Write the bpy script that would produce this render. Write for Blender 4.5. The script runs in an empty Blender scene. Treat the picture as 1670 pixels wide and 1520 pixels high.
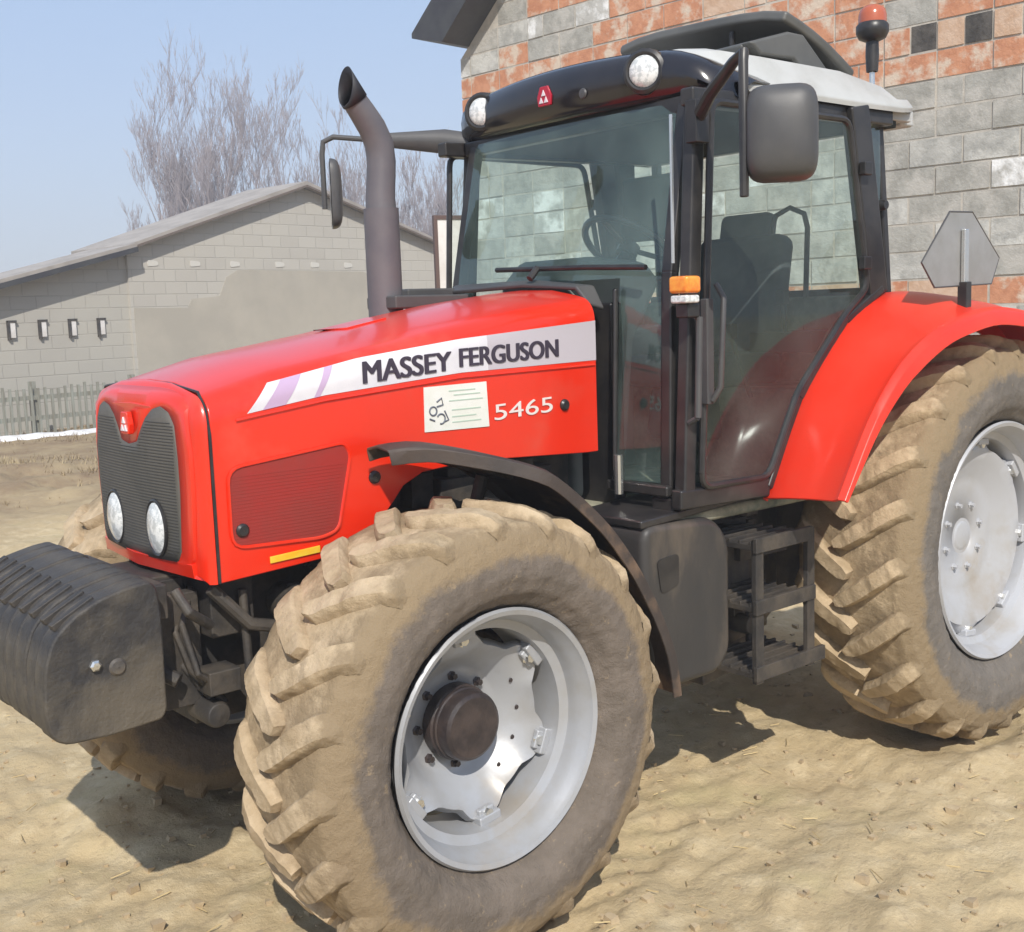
import bpy, math, random
import numpy as np
from mathutils import Vector, Matrix, Euler
random.seed(7); RNG=np.random.RandomState(11)
S=bpy.context.scene; C=S.collection
R=math.radians; PI=math.pi
# ------------------------------------------------------------------ camera
cam=bpy.data.objects.new('camera',bpy.data.cameras.new('camera')); C.objects.link(cam); S.camera=cam
Mc=Matrix(((-0.76472863,-0.110996762,0.634720284,4.70614),(0.643410858,-0.078306005,0.761505507,3.3932),(-0.034822235,0.990730987,0.131299365,1.874513),(0,0,0,1)))
cam.matrix_world=Mc; cam.data.sensor_width=36; cam.data.sensor_fit='HORIZONTAL'; cam.data.lens=36*1.88278/1.67
cam.data.clip_start=.05; cam.data.clip_end=3000
# ------------------------------------------------------------------ light
SUN_AZ=56; SUN_EL=42
W=bpy.data.worlds.new('World'); S.world=W; W.use_nodes=True
nt=W.node_tree; bg=nt.nodes['Background']; sky=nt.nodes.new('ShaderNodeTexSky'); sky.sky_type='NISHITA'; sky.sun_disc=False
sky.sun_elevation=R(SUN_EL); sky.sun_rotation=R(90-SUN_AZ); sky.air_density=1.0; sky.dust_density=1.5; sky.ozone_density=1.2; sky.altitude=100
tcw=nt.nodes.new('ShaderNodeTexCoord'); sxw=nt.nodes.new('ShaderNodeSeparateXYZ'); nt.links.new(tcw.outputs['Generated'],sxw.inputs[0])
mrw=nt.nodes.new('ShaderNodeMapRange'); mrw.inputs[1].default_value=.0; mrw.inputs[2].default_value=.30; mrw.inputs[3].default_value=1; mrw.inputs[4].default_value=0; nt.links.new(sxw.outputs[2],mrw.inputs[0])
hz=nt.nodes.new('ShaderNodeMix'); hz.data_type='RGBA'; hz.inputs[6].default_value=(2.20,2.95,4.25,1); hz.inputs[7].default_value=(2.75,2.85,3.45,1); nt.links.new(mrw.outputs[0],hz.inputs[0])
mx=nt.nodes.new('ShaderNodeMix'); mx.data_type='RGBA'; mx.inputs[0].default_value=.72; nt.links.new(sky.outputs[0],mx.inputs[6]); nt.links.new(hz.outputs[2],mx.inputs[7])
nt.links.new(mx.outputs[2],bg.inputs[0]); bg.inputs[1].default_value=0.15
sl=bpy.data.lights.new('sun','SUN'); sl.energy=3.6; sl.angle=R(.5); sl.color=(1,.95,.87)
so=bpy.data.objects.new('sun',sl); C.objects.link(so)
sd=Vector((math.cos(R(SUN_EL))*math.cos(R(SUN_AZ)),math.cos(R(SUN_EL))*math.sin(R(SUN_AZ)),math.sin(R(SUN_EL))))
so.rotation_euler=sd.to_track_quat('Z','Y').to_euler(); so.location=sd*30
S.view_settings.view_transform='Standard'; S.view_settings.look='None'; S.view_settings.exposure=0.42; S.view_settings.gamma=1
# ------------------------------------------------------------------ materials
def nm(name):
    m=bpy.data.materials.new(name); m.use_nodes=True; return m,m.node_tree,m.node_tree.nodes['Principled BSDF']
def mat(name,col,rough=.5,metal=0,col2=None,scale=6,detail=6,lo=.4,hi=.6,bump=0,bscale=40,coat=0,col3=None,s3=1.5,lo3=.5,hi3=.62,spec=.5,stretch=None,bdist=.01):
    m,t,p=nm(name); N=t.nodes.new; L=t.links.new
    p.inputs['Roughness'].default_value=rough; p.inputs['Metallic'].default_value=metal
    p.inputs['Specular IOR Level'].default_value=spec
    p.inputs['Coat Weight'].default_value=coat; p.inputs['Coat Roughness'].default_value=.12
    tc=N('ShaderNodeTexCoord'); vec=tc.outputs['Object']
    if stretch:
        mp=N('ShaderNodeMapping'); mp.inputs['Scale'].default_value=stretch; L(vec,mp.inputs[0]); vec=mp.outputs[0]
    p.inputs['Base Color'].default_value=(*col,1)
    def layer(prev,c,sc,l,h):
        n=N('ShaderNodeTexNoise'); n.inputs['Scale'].default_value=sc; n.inputs['Detail'].default_value=detail; n.inputs['Roughness'].default_value=.62; L(vec,n.inputs['Vector'])
        r=N('ShaderNodeValToRGB'); r.color_ramp.elements[0].position=l; r.color_ramp.elements[1].position=h; L(n.outputs[0],r.inputs[0])
        x=N('ShaderNodeMix'); x.data_type='RGBA'; L(r.outputs[0],x.inputs[0])
        if prev is None: x.inputs[6].default_value=(*col,1)
        else: L(prev,x.inputs[6])
        x.inputs[7].default_value=(*c,1); return x.outputs[2]
    o=None
    if col2: o=layer(None,col2,scale,lo,hi)
    if col3: o=layer(o,col3,s3,lo3,hi3)
    if o: L(o,p.inputs['Base Color'])
    if bump:
        n=N('ShaderNodeTexNoise'); n.inputs['Scale'].default_value=bscale; n.inputs['Detail'].default_value=8; n.inputs['Roughness'].default_value=.65; L(vec,n.inputs['Vector'])
        b=N('ShaderNodeBump'); b.inputs['Strength'].default_value=bump; b.inputs['Distance'].default_value=bdist; L(n.outputs[0],b.inputs['Height']); L(b.outputs[0],p.inputs['Normal'])
    return m
def glassmat(name,tint,refl=.10,rough=.03,dust=.06,dustcol=(.42,.46,.42)):
    m,t,p=nm(name); N=t.nodes.new; L=t.links.new; t.nodes.remove(p); out=t.nodes['Material Output']
    tr=N('ShaderNodeBsdfTransparent'); tr.inputs[0].default_value=(*tint,1)
    gl=N('ShaderNodeBsdfGlossy'); gl.inputs['Roughness'].default_value=rough; gl.inputs[0].default_value=(.85,.95,.93,1)
    df=N('ShaderNodeBsdfDiffuse'); df.inputs[0].default_value=(*dustcol,1)
    fr=N('ShaderNodeFresnel'); fr.inputs[0].default_value=1.45
    ad=N('ShaderNodeMath'); ad.operation='ADD'; ad.inputs[1].default_value=refl-.04; L(fr.outputs[0],ad.inputs[0])
    ns=N('ShaderNodeTexNoise'); ns.inputs['Scale'].default_value=3; ns.inputs['Detail'].default_value=6
    tc=N('ShaderNodeTexCoord'); L(tc.outputs['Object'],ns.inputs['Vector'])
    mr=N('ShaderNodeMapRange'); mr.inputs[1].default_value=.35; mr.inputs[2].default_value=.75; mr.inputs[3].default_value=dust*.4; mr.inputs[4].default_value=dust*1.8; L(ns.outputs[0],mr.inputs[0])
    x1=N('ShaderNodeMixShader'); L(mr.outputs[0],x1.inputs[0]); L(tr.outputs[0],x1.inputs[1]); L(df.outputs[0],x1.inputs[2])
    x2=N('ShaderNodeMixShader'); L(ad.outputs[0],x2.inputs[0]); L(x1.outputs[0],x2.inputs[1]); L(gl.outputs[0],x2.inputs[2]); L(x2.outputs[0],out.inputs[0])
    return m
M={}
M['red']=mat('red_paint',(.76,.024,.004),.30,col2=(.69,.026,.007),scale=2.2,lo=.35,hi=.75,coat=.5,bump=.02,bscale=300,col3=(.60,.11,.07),s3=1.7,lo3=.56,hi3=.85)
M['red_fender']=mat('red_fender_paint',(.76,.026,.006),.42,col2=(.70,.040,.016),scale=3,lo=.4,hi=.7,coat=.15,bump=.02,bscale=260)
M['red_dark']=mat('red_mesh',(.32,.022,.016),.55,col2=(.26,.03,.022),scale=5,bump=.1,bscale=200)
M['black']=mat('black_plastic',(.018,.017,.018),.38,col2=(.035,.032,.03),scale=7)
M['visor']=mat('gloss_black_plastic',(.010,.008,.010),.16,coat=.5,col2=(.018,.015,.016),scale=4)
M['dark']=mat('cast_iron_dark',(.030,.027,.025),.62,col2=(.075,.062,.048),scale=7,bump=.35,bscale=30)
M['iron']=mat('dusty_iron',(.055,.050,.048),.6,col2=(.13,.108,.082),scale=6,bump=.3,bscale=35)
M['weight']=mat('weight_iron',(.030,.028,.028),.6,col2=(.060,.052,.042),scale=9,bump=.8,bscale=20,col3=(.11,.092,.068),s3=2.4,lo3=.45,hi3=.65)
M['charcoal']=mat('charcoal_plastic',(.060,.059,.061),.48,col2=(.075,.073,.072),scale=5,bump=.05,bscale=200)
M['hatchgrey']=mat('hatch_grey_plastic',(.075,.075,.070),.45,col2=(.105,.103,.095),scale=3)
M['grille']=mat('grille_mesh_grey',(.085,.080,.068),.6,col2=(.11,.10,.085),scale=4,bump=.3,bscale=220)
M['stack']=mat('exhaust_grey',(.105,.100,.112),.5,col2=(.125,.117,.125),scale=6,bump=.06,bscale=80)
M['stackdark']=mat('exhaust_soot',(.02,.02,.026),.6)
M['roof']=mat('roof_silver_white',(.46,.465,.45),.48,col2=(.36,.36,.335),scale=4,lo=.45,hi=.75)
M['silver']=mat('rim_silver',(.39,.40,.42),.38,metal=.25,col2=(.33,.315,.29),scale=5,lo=.45,hi=.8,bump=.04,bscale=60,col3=(.36,.31,.25),s3=3.1,lo3=.60,hi3=.82)
M['silver_rear']=mat('rim_silver_white',(.44,.45,.475),.45,metal=.15,col2=(.38,.37,.35),scale=4,lo=.45,hi=.8,bump=.04,bscale=60,col3=(.34,.29,.23),s3=3.4,lo3=.58,hi3=.8)
M['chrome']=mat('bright_metal',(.7,.7,.68),.25,metal=.9)
M['hub']=mat('hub_dark',(.028,.021,.021),.42,col2=(.055,.040,.036),scale=14,bump=.2,bscale=60)
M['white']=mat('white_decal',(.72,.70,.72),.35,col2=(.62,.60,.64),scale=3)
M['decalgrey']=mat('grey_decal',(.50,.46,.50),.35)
M['lavender']=mat('lavender_decal',(.50,.36,.52),.35)
M['letter']=mat('letter_dark',(.045,.035,.055),.4)
M['paper']=mat('paper_white',(.76,.75,.70),.7,col2=(.70,.70,.62),scale=8)
M['ink']=mat('ink_grey',(.13,.14,.17),.7)
M['inkpale']=mat('ink_green',(.45,.55,.45),.7)
M['numwhite']=mat('number_white',(.74,.66,.62),.4)
M['yellow']=mat('yellow_reflector',(.80,.42,.02),.35,col2=(.75,.52,.05),scale=18)
M['amber']=mat('amber_lens',(.80,.20,.015),.2,coat=.6,col2=(.85,.32,.03),scale=30)
M['beacon']=mat('beacon_lens',(.42,.10,.04),.22,coat=.6)
M['lens']=mat('lamp_lens',(.74,.75,.74),.12,coat=.8,col2=(.50,.52,.52),scale=55,lo=.45,hi=.55)
M['mirrorglass']=mat('mirror_glass',(.25,.27,.28),.08,metal=1)
M['seat']=mat('seat_fabric',(.035,.045,.05),.8,col2=(.05,.06,.065),scale=20)
M['interior']=mat('interior_grey',(.16,.19,.18),.6,col2=(.20,.22,.21),scale=6)
M['interior_dark']=mat('interior_dark',(.045,.052,.048),.95,spec=.1,col2=(.055,.055,.05),scale=8)
M['glass']=glassmat('green_tinted_glass',(.86,.96,.92),refl=.07,dust=.12,dustcol=(.36,.50,.45))
M['glass_door']=glassmat('green_door_glass',(.90,.97,.94),refl=.05,dust=.055,dustcol=(.42,.52,.46))
M['snow']=mat('old_snow',(.80,.81,.84),.6,col2=(.62,.60,.58),scale=5,bump=.3,bscale=20)
M['bark']=mat('bare_bark',(.30,.255,.25),.9,col2=(.24,.205,.20),scale=3)
M['bark2']=mat('grey_bare_bark',(.40,.355,.36),.9,col2=(.34,.30,.31),scale=3)
M['wood']=mat('weathered_wood',(.28,.29,.25),.85,col2=(.20,.19,.15),scale=4,stretch=(6,6,.7))
M['boardwhite']=mat('white_board',(.70,.68,.66),.6,col2=(.60,.57,.54),scale=3)
M['brownframe']=mat('brown_frame',(.10,.06,.05),.6)
M['roofmetal']=mat('roof_sheet_dark',(.035,.033,.037),.5,col2=(.05,.05,.05),scale=3)
M['roofsheet']=mat('pale_fibre_sheet',(.36,.325,.29),.8,col2=(.29,.26,.23),scale=2)
M['straw']=mat('straw',(.55,.43,.22),.85,col2=(.42,.31,.15),scale=4)
M['clod']=mat('soil_clod',(.48,.375,.23),.95,col2=(.38,.29,.18),scale=9,bump=.5,bscale=30)
M['mesh_fine']=mat('grille_line',(.045,.042,.036),.6)
# muddy rubber: clay by noise on top of dark rubber
def tyremat(name,rc,r0,r1,mud,mud2,rub,rub2):
    m,t,p=nm(name); N=t.nodes.new; L=t.links.new; tc=N('ShaderNodeTexCoord'); ov=tc.outputs['Object']
    def noise(sc,det=8,rg=.65):
        n=N('ShaderNodeTexNoise'); n.inputs['Scale'].default_value=sc; n.inputs['Detail'].default_value=det; n.inputs['Roughness'].default_value=rg; L(ov,n.inputs[0]); return n.outputs[0]
    def rg(s,a,b,c=0,d=1):
        r=N('ShaderNodeMapRange'); r.inputs[1].default_value=a; r.inputs[2].default_value=b; r.inputs[3].default_value=c; r.inputs[4].default_value=d; L(s,r.inputs[0]); return r.outputs[0]
    def mix(f,a,b):
        x=N('ShaderNodeMix'); x.data_type='RGBA'; L(f,x.inputs[0])
        for i,c in ((6,a),(7,b)):
            if isinstance(c,tuple): x.inputs[i].default_value=(*c,1)
            else: L(c,x.inputs[i])
        return x.outputs[2]
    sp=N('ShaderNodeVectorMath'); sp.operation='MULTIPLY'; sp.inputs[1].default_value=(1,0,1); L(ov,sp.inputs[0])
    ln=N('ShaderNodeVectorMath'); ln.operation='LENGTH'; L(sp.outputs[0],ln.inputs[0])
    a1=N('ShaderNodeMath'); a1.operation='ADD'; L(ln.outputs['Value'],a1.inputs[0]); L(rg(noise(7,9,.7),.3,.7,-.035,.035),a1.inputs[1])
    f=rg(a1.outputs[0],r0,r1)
    mudc=mix(rg(noise(10),.38,.66),mud,mud2); top=rg(a1.outputs[0],rc,rc+.03); mudc=mix(top,tuple(c*.74 for c in mud2),mudc); mudc=mix(rg(noise(3.2),.56,.74),mudc,(mud2[0]*.62,mud2[1]*.6,mud2[2]*.6))  # mud darker below the lug tops: cavity shade painted into the colour by radius
    rubc=mix(rg(noise(8),.36,.62),rub,rub2)
    spk=N('ShaderNodeMath'); spk.operation='MULTIPLY'; L(rg(noise(26,6,.75),.60,.68),spk.inputs[0]); spk.inputs[1].default_value=.55
    rubc=mix(spk.outputs[0],rubc,mud2)
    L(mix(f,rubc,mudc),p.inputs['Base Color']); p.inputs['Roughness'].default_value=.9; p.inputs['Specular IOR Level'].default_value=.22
    bp=N('ShaderNodeBump'); bp.inputs['Strength'].default_value=.85; bp.inputs['Distance'].default_value=.014; L(noise(30,10,.74),bp.inputs['Height']); L(bp.outputs[0],p.inputs['Normal']); return m
def mudrubber(name,mud,mud2,rub,lo,hi,bump=.7):
    m,t,p=nm(name); N=t.nodes.new; L=t.links.new; tc=N('ShaderNodeTexCoord')
    n=N('ShaderNodeTexNoise'); n.inputs['Scale'].default_value=5; n.inputs['Detail'].default_value=9; n.inputs['Roughness'].default_value=.68; L(tc.outputs['Object'],n.inputs[0])
    r=N('ShaderNodeValToRGB'); r.color_ramp.elements[0].position=lo; r.color_ramp.elements[1].position=hi; L(n.outputs[0],r.inputs[0])
    n2=N('ShaderNodeTexNoise'); n2.inputs['Scale'].default_value=11; n2.inputs['Detail'].default_value=7; L(tc.outputs['Object'],n2.inputs[0])
    r2=N('ShaderNodeValToRGB'); r2.color_ramp.elements[0].position=.35; r2.color_ramp.elements[1].position=.68; L(n2.outputs[0],r2.inputs[0])
    a=N('ShaderNodeMix'); a.data_type='RGBA'; L(r2.outputs[0],a.inputs[0]); a.inputs[6].default_value=(*mud,1); a.inputs[7].default_value=(*mud2,1)
    b=N('ShaderNodeMix'); b.data_type='RGBA'; L(r.outputs[0],b.inputs[0]); b.inputs[6].default_value=(*rub,1); L(a.outputs[2],b.inputs[7])
    L(b.outputs[2],p.inputs['Base Color']); p.inputs['Roughness'].default_value=.88; p.inputs['Specular IOR Level'].default_value=.25
    n3=N('ShaderNodeTexNoise'); n3.inputs['Scale'].default_value=38; n3.inputs['Detail'].default_value=9; n3.inputs['Roughness'].default_value=.7; L(tc.outputs['Object'],n3.inputs[0])
    bp=N('ShaderNodeBump'); bp.inputs['Strength'].default_value=bump; bp.inputs['Distance'].default_value=.012; L(n3.outputs[0],bp.inputs['Height']); L(bp.outputs[0],p.inputs['Normal'])
    return m
M['tread']=mudrubber('muddy_tread',(.52,.405,.265),(.40,.30,.185),(.15,.115,.085),.22,.42)
M['shoulder']=mudrubber('muddy_shoulder',(.40,.31,.21),(.31,.235,.16),(.13,.105,.085),.30,.50,.5)
M['sidewall']=mudrubber('dusty_sidewall',(.175,.142,.115),(.125,.105,.09),(.085,.075,.068),.42,.66,.25)
M['underfender']=mat('muddy_fender',(.040,.031,.027),.6,col2=(.062,.045,.036),scale=6,col3=(.24,.15,.09),s3=3.5,lo3=.52,hi3=.72,bump=.2)
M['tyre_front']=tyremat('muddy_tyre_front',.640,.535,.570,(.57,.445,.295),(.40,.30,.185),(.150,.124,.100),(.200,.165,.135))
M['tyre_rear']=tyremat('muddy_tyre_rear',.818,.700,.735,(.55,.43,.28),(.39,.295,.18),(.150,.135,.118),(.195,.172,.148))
# ------------------------------------------------------------------ mesh helpers
class MB:
    def __init__(s): s.v=[]; s.f=[]; s.m=[]
    def add(s,vs,fs,mi=0):
        n=len(s.v); s.v+= [tuple(v) for v in vs]; s.f+=[tuple(i+n for i in f) for f in fs]; s.m+=[mi]*len(fs); return s
    def box(s,c,d,rot=None,mi=0,taper=1):
        vs=[]
        for z in (-.5,.5):
            k=taper if z>0 else 1
            for x,y in ((-.5,-.5),(.5,-.5),(.5,.5),(-.5,.5)): vs.append(Vector((x*d[0]*k,y*d[1]*k,z*d[2])))
        if rot is not None:
            mm=Euler(rot).to_matrix() if not isinstance(rot,Matrix) else rot
            vs=[mm@v for v in vs]
        vs=[v+Vector(c) for v in vs]
        return s.add(vs,[(3,2,1,0),(4,5,6,7),(0,1,5,4),(1,2,6,5),(2,3,7,6),(3,0,4,7)],mi)
    def tube(s,pts,r,n=12,mi=0,cap=True,flat=None):
        pts=[Vector(p) for p in pts]; k=len(pts); rs=r if isinstance(r,(list,tuple)) else [r]*k
        vs=[];fs=[];up=None
        for i,p in enumerate(pts):
            t=((pts[min(i+1,k-1)]-p).normalized()+(p-pts[max(i-1,0)]).normalized()).normalized()
            if up is None: up=Vector((0,0,1)) if abs(t.z)<.9 else Vector((0,1,0))
            a=t.cross(up).normalized(); b=a.cross(t).normalized(); up=b
            for j in range(n):
                th=2*PI*j/n; vs.append(p+a*math.cos(th)*rs[i]+b*math.sin(th)*rs[i]*(flat or 1))
        for i in range(k-1):
            for j in range(n): fs.append((i*n+j,i*n+(j+1)%n,(i+1)*n+(j+1)%n,(i+1)*n+j))
        if cap: fs.append(tuple(range(n-1,-1,-1))); fs.append(tuple((k-1)*n+j for j in range(n)))
        return s.add(vs,fs,mi)
    def lathe(s,prof,c,n=64,axis='Y',mi=0,mis=None,flip=False,a0=0,a1=2*PI):
        # prof: list of (radius, axial)
        vs=[];fs=[];k=len(prof); full=abs(a1-a0-2*PI)<1e-6; nn=n if full else n+1
        for r,a in prof:
            for j in range(nn):
                th=a0+(a1-a0)*j/n; x,y=r*math.cos(th),r*math.sin(th)
                v={'Y':(x,a,y),'Z':(x,y,a),'X':(a,x,y)}[axis]
                vs.append((v[0]+c[0],v[1]+c[1],v[2]+c[2]))
        for i in range(k-1):
            mm=mis[i] if mis else mi
            q=[]
            for j in range(n if full else n):
                j2=(j+1)%nn if full else j+1
                f=(i*nn+j,i*nn+j2,(i+1)*nn+j2,(i+1)*nn+j)
                q.append(f[::-1] if flip else f)
            n0=len(s.v); s.f+=[tuple(x+n0 for x in f) for f in q]; s.m+=[mm]*len(q)
        s.v+=vs; return s
    def prism(s,poly,axis,a0,a1,mi=0):
        # poly in the two other axes ordered: Y->(x,z), X->(y,z), Z->(x,y)
        def P(u,v,a): return {'Y':(u,a,v),'X':(a,u,v),'Z':(u,v,a)}[axis]
        n=len(poly); f0=(a0 if callable(a0) else (lambda u,v:a0)); f1=(a1 if callable(a1) else (lambda u,v:a1))
        vs=[P(u,v,f0(u,v)) for u,v in poly]+[P(u,v,f1(u,v)) for u,v in poly]
        fs=[tuple(range(n)),tuple(range(2*n-1,n-1,-1))]+[(i,i+n,(i+1)%n+n,(i+1)%n) for i in range(n)]
        return s.add(vs,fs,mi)
    def loft(s,secs,mi=0,close=False,cap=False):
        n=len(secs[0]); vs=[v for q in secs for v in q]; fs=[]
        for i in range(len(secs)-1):
            for j in range(n if close else n-1):
                fs.append((i*n+j,(i+1)*n+j,(i+1)*n+(j+1)%n,i*n+(j+1)%n))
        if cap: fs.append(tuple(range(n))); fs.append(tuple((len(secs)-1)*n+j for j in reversed(range(n))))
        return s.add(vs,fs,mi)
WO={}
def link(o,parent=None): C.objects.link(o); o.parent=parent; return o
def tag(o,label=None,cat=None,group=None,kind=None):
    for k,v in (('label',label),('category',cat),('group',group),('kind',kind)):
        if v: o[k]=v
    return o
def empty(name,loc,label,cat,group=None):
    o=bpy.data.objects.new(name,None); o.empty_display_size=.2; link(o); o.location=loc; WO[o]=Vector(loc); return tag(o,label,cat,group)
def build(mb,name,mats,parent=None,bevel=0,smooth=35,solid=0,subsurf=0,recalc=True,origin=None,seg=2):
    if not isinstance(mats,(list,tuple)): mats=[mats]
    v=np.array([tuple(q) for q in mb.v],float); c=(v.min(0)+v.max(0))/2 if origin is None else np.array(origin,float)
    me=bpy.data.meshes.new(name); me.from_pydata((v-c).tolist(),[],mb.f)
    for m in mats: me.materials.append(m)
    me.polygons.foreach_set('material_index',mb.m)
    if recalc:
        import bmesh
        b=bmesh.new(); b.from_mesh(me); bmesh.ops.remove_doubles(b,verts=b.verts,dist=1e-5); bmesh.ops.recalc_face_normals(b,faces=b.faces); b.to_mesh(me); b.free()
    if smooth: 
        me.shade_smooth() if hasattr(me,'shade_smooth') else None
        me.set_sharp_from_angle(angle=R(smooth))
    o=bpy.data.objects.new(name,me); link(o,parent); WO[o]=Vector(c.tolist())
    o.location=WO[o]-(WO[parent] if parent else Vector((0,0,0)))
    if solid: x=o.modifiers.new('s','SOLIDIFY'); x.thickness=solid; x.offset=-1
    if subsurf: x=o.modifiers.new('u','SUBSURF'); x.levels=x.render_levels=subsurf
    if bevel:
        x=o.modifiers.new('b','BEVEL'); x.width=bevel; x.segments=seg; x.limit_method='ANGLE'; x.angle_limit=R(40); x.harden_normals=True
    return o
def lerp(a,b,t): return a+(b-a)*t
def interp(x,xs,ys):
    if xs[0]>xs[-1]: xs=xs[::-1]; ys=ys[::-1]
    return float(np.interp(x,xs,ys))
def rpoly(pts,r,k=4):
    out=[];n=len(pts)
    for i in range(n):
        p=Vector(pts[i]);a=(Vector(pts[i-1])-p);b=(Vector(pts[(i+1)%n])-p)
        rr=min(r,a.length*.45,b.length*.45); A=p+a.normalized()*rr; B=p+b.normalized()*rr
        for j in range(k+1):
            t=j/k; q=A*(1-t)**2+p*2*t*(1-t)+B*t*t; out.append((q.x,q.y))
    return out
# value noise
_NT={}
def vnoise(x,y,seed):
    if seed not in _NT: _NT[seed]=np.random.RandomState(seed).rand(256,256)
    T=_NT[seed]
    xi=np.floor(x).astype(int); yi=np.floor(y).astype(int); fx=x-xi; fy=y-yi; fx=fx*fx*(3-2*fx); fy=fy*fy*(3-2*fy)
    g=lambda a,b: T[a%256,b%256]
    return (g(xi,yi)*(1-fx)*(1-fy)+g(xi+1,yi)*fx*(1-fy)+g(xi,yi+1)*(1-fx)*fy+g(xi+1,yi+1)*fx*fy)*2-1
# ------------------------------------------------------------------ ground
def gheight(X,Y):
    d=np.hypot(X-2,Y-1)
    h=.028*vnoise(X*.9,Y*.9,1)+.015*vnoise(X*2.3+5,Y*2.3,2)+.009*vnoise(X*5.2,Y*5.2+3,3)+.010*vnoise(X*11,Y*11,4)+.008*vnoise(X*24,Y*24,5)+.004*vnoise(X*50,Y*50,8)
    clod=np.clip(vnoise(X*6.5+9,Y*6.5,6),.35,1)-.35; h+=.045*clod*np.clip(vnoise(X*1.1,Y*1.1,9)+.35,0,1)
    far=np.clip((d-6)/20,0,1); h=h*(1-.5*far)+.12*far*vnoise(X*.25,Y*.25,7)
    bk=np.exp(-((Y+11.5+.25*X)/2.2)**2); h+=bk*(.10+.10*np.clip(vnoise(X*1.6,Y*1.6,21),-.5,1)+.05*vnoise(X*4,Y*4,22))
    # wheel ruts
    for y0,w in ((.80,.28),(-.80,.28)):
        k=np.exp(-((Y-y0)/w)**4); h-= .03*k*(1+.22*np.sin(X*2*PI/.24+abs(1)*np.abs(Y-y0)*9)*np.clip(1-np.abs(X-5)/9,0,1)*.8)*np.clip((X+9)/3,0,1)
    for (ax_,ay_,dx_,dy_) in ((2.2,2.0,.93,.37),(3.6,1.2,.93,.37),(1.0,2.6,.80,-.60)):
        al=(X-ax_)*dx_+(Y-ay_)*dy_; ac=-(X-ax_)*dy_+(Y-ay_)*dx_; k=np.exp(-(ac/.21)**6)
        ph=(al+np.abs(ac)*.9)/.20+np.where(ac>0,.5,0); bar=np.clip(np.sin(ph*2*PI)*2.2,-1,1)
        fade=np.clip(vnoise(X*1.4+ax_*3,Y*1.4,12)*1.2+.75,0,1); h+=k*fade*(.007*bar-.012)+.010*np.exp(-((np.abs(ac)-.25)/.05)**2)*fade
    for cx,cy,r in ((0,.82,.5),(0,-.82,.5),(2.65,.76,.5),(2.65,-.76,.5)):
        q=((X-cx)/.55)**2+((Y-cy)/.36)**2; h+=.035*np.exp(-(np.sqrt(q)-1)**2*9)-.02*np.exp(-q*1.5)
    h=h+.055*np.exp(-(((X-2.72)/.55)**2+((Y+.92)/.38)**2)**2)
    return h-.035
def hscal(x,y): return float(gheight(np.array([x]),np.array([y]))[0])
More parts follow.
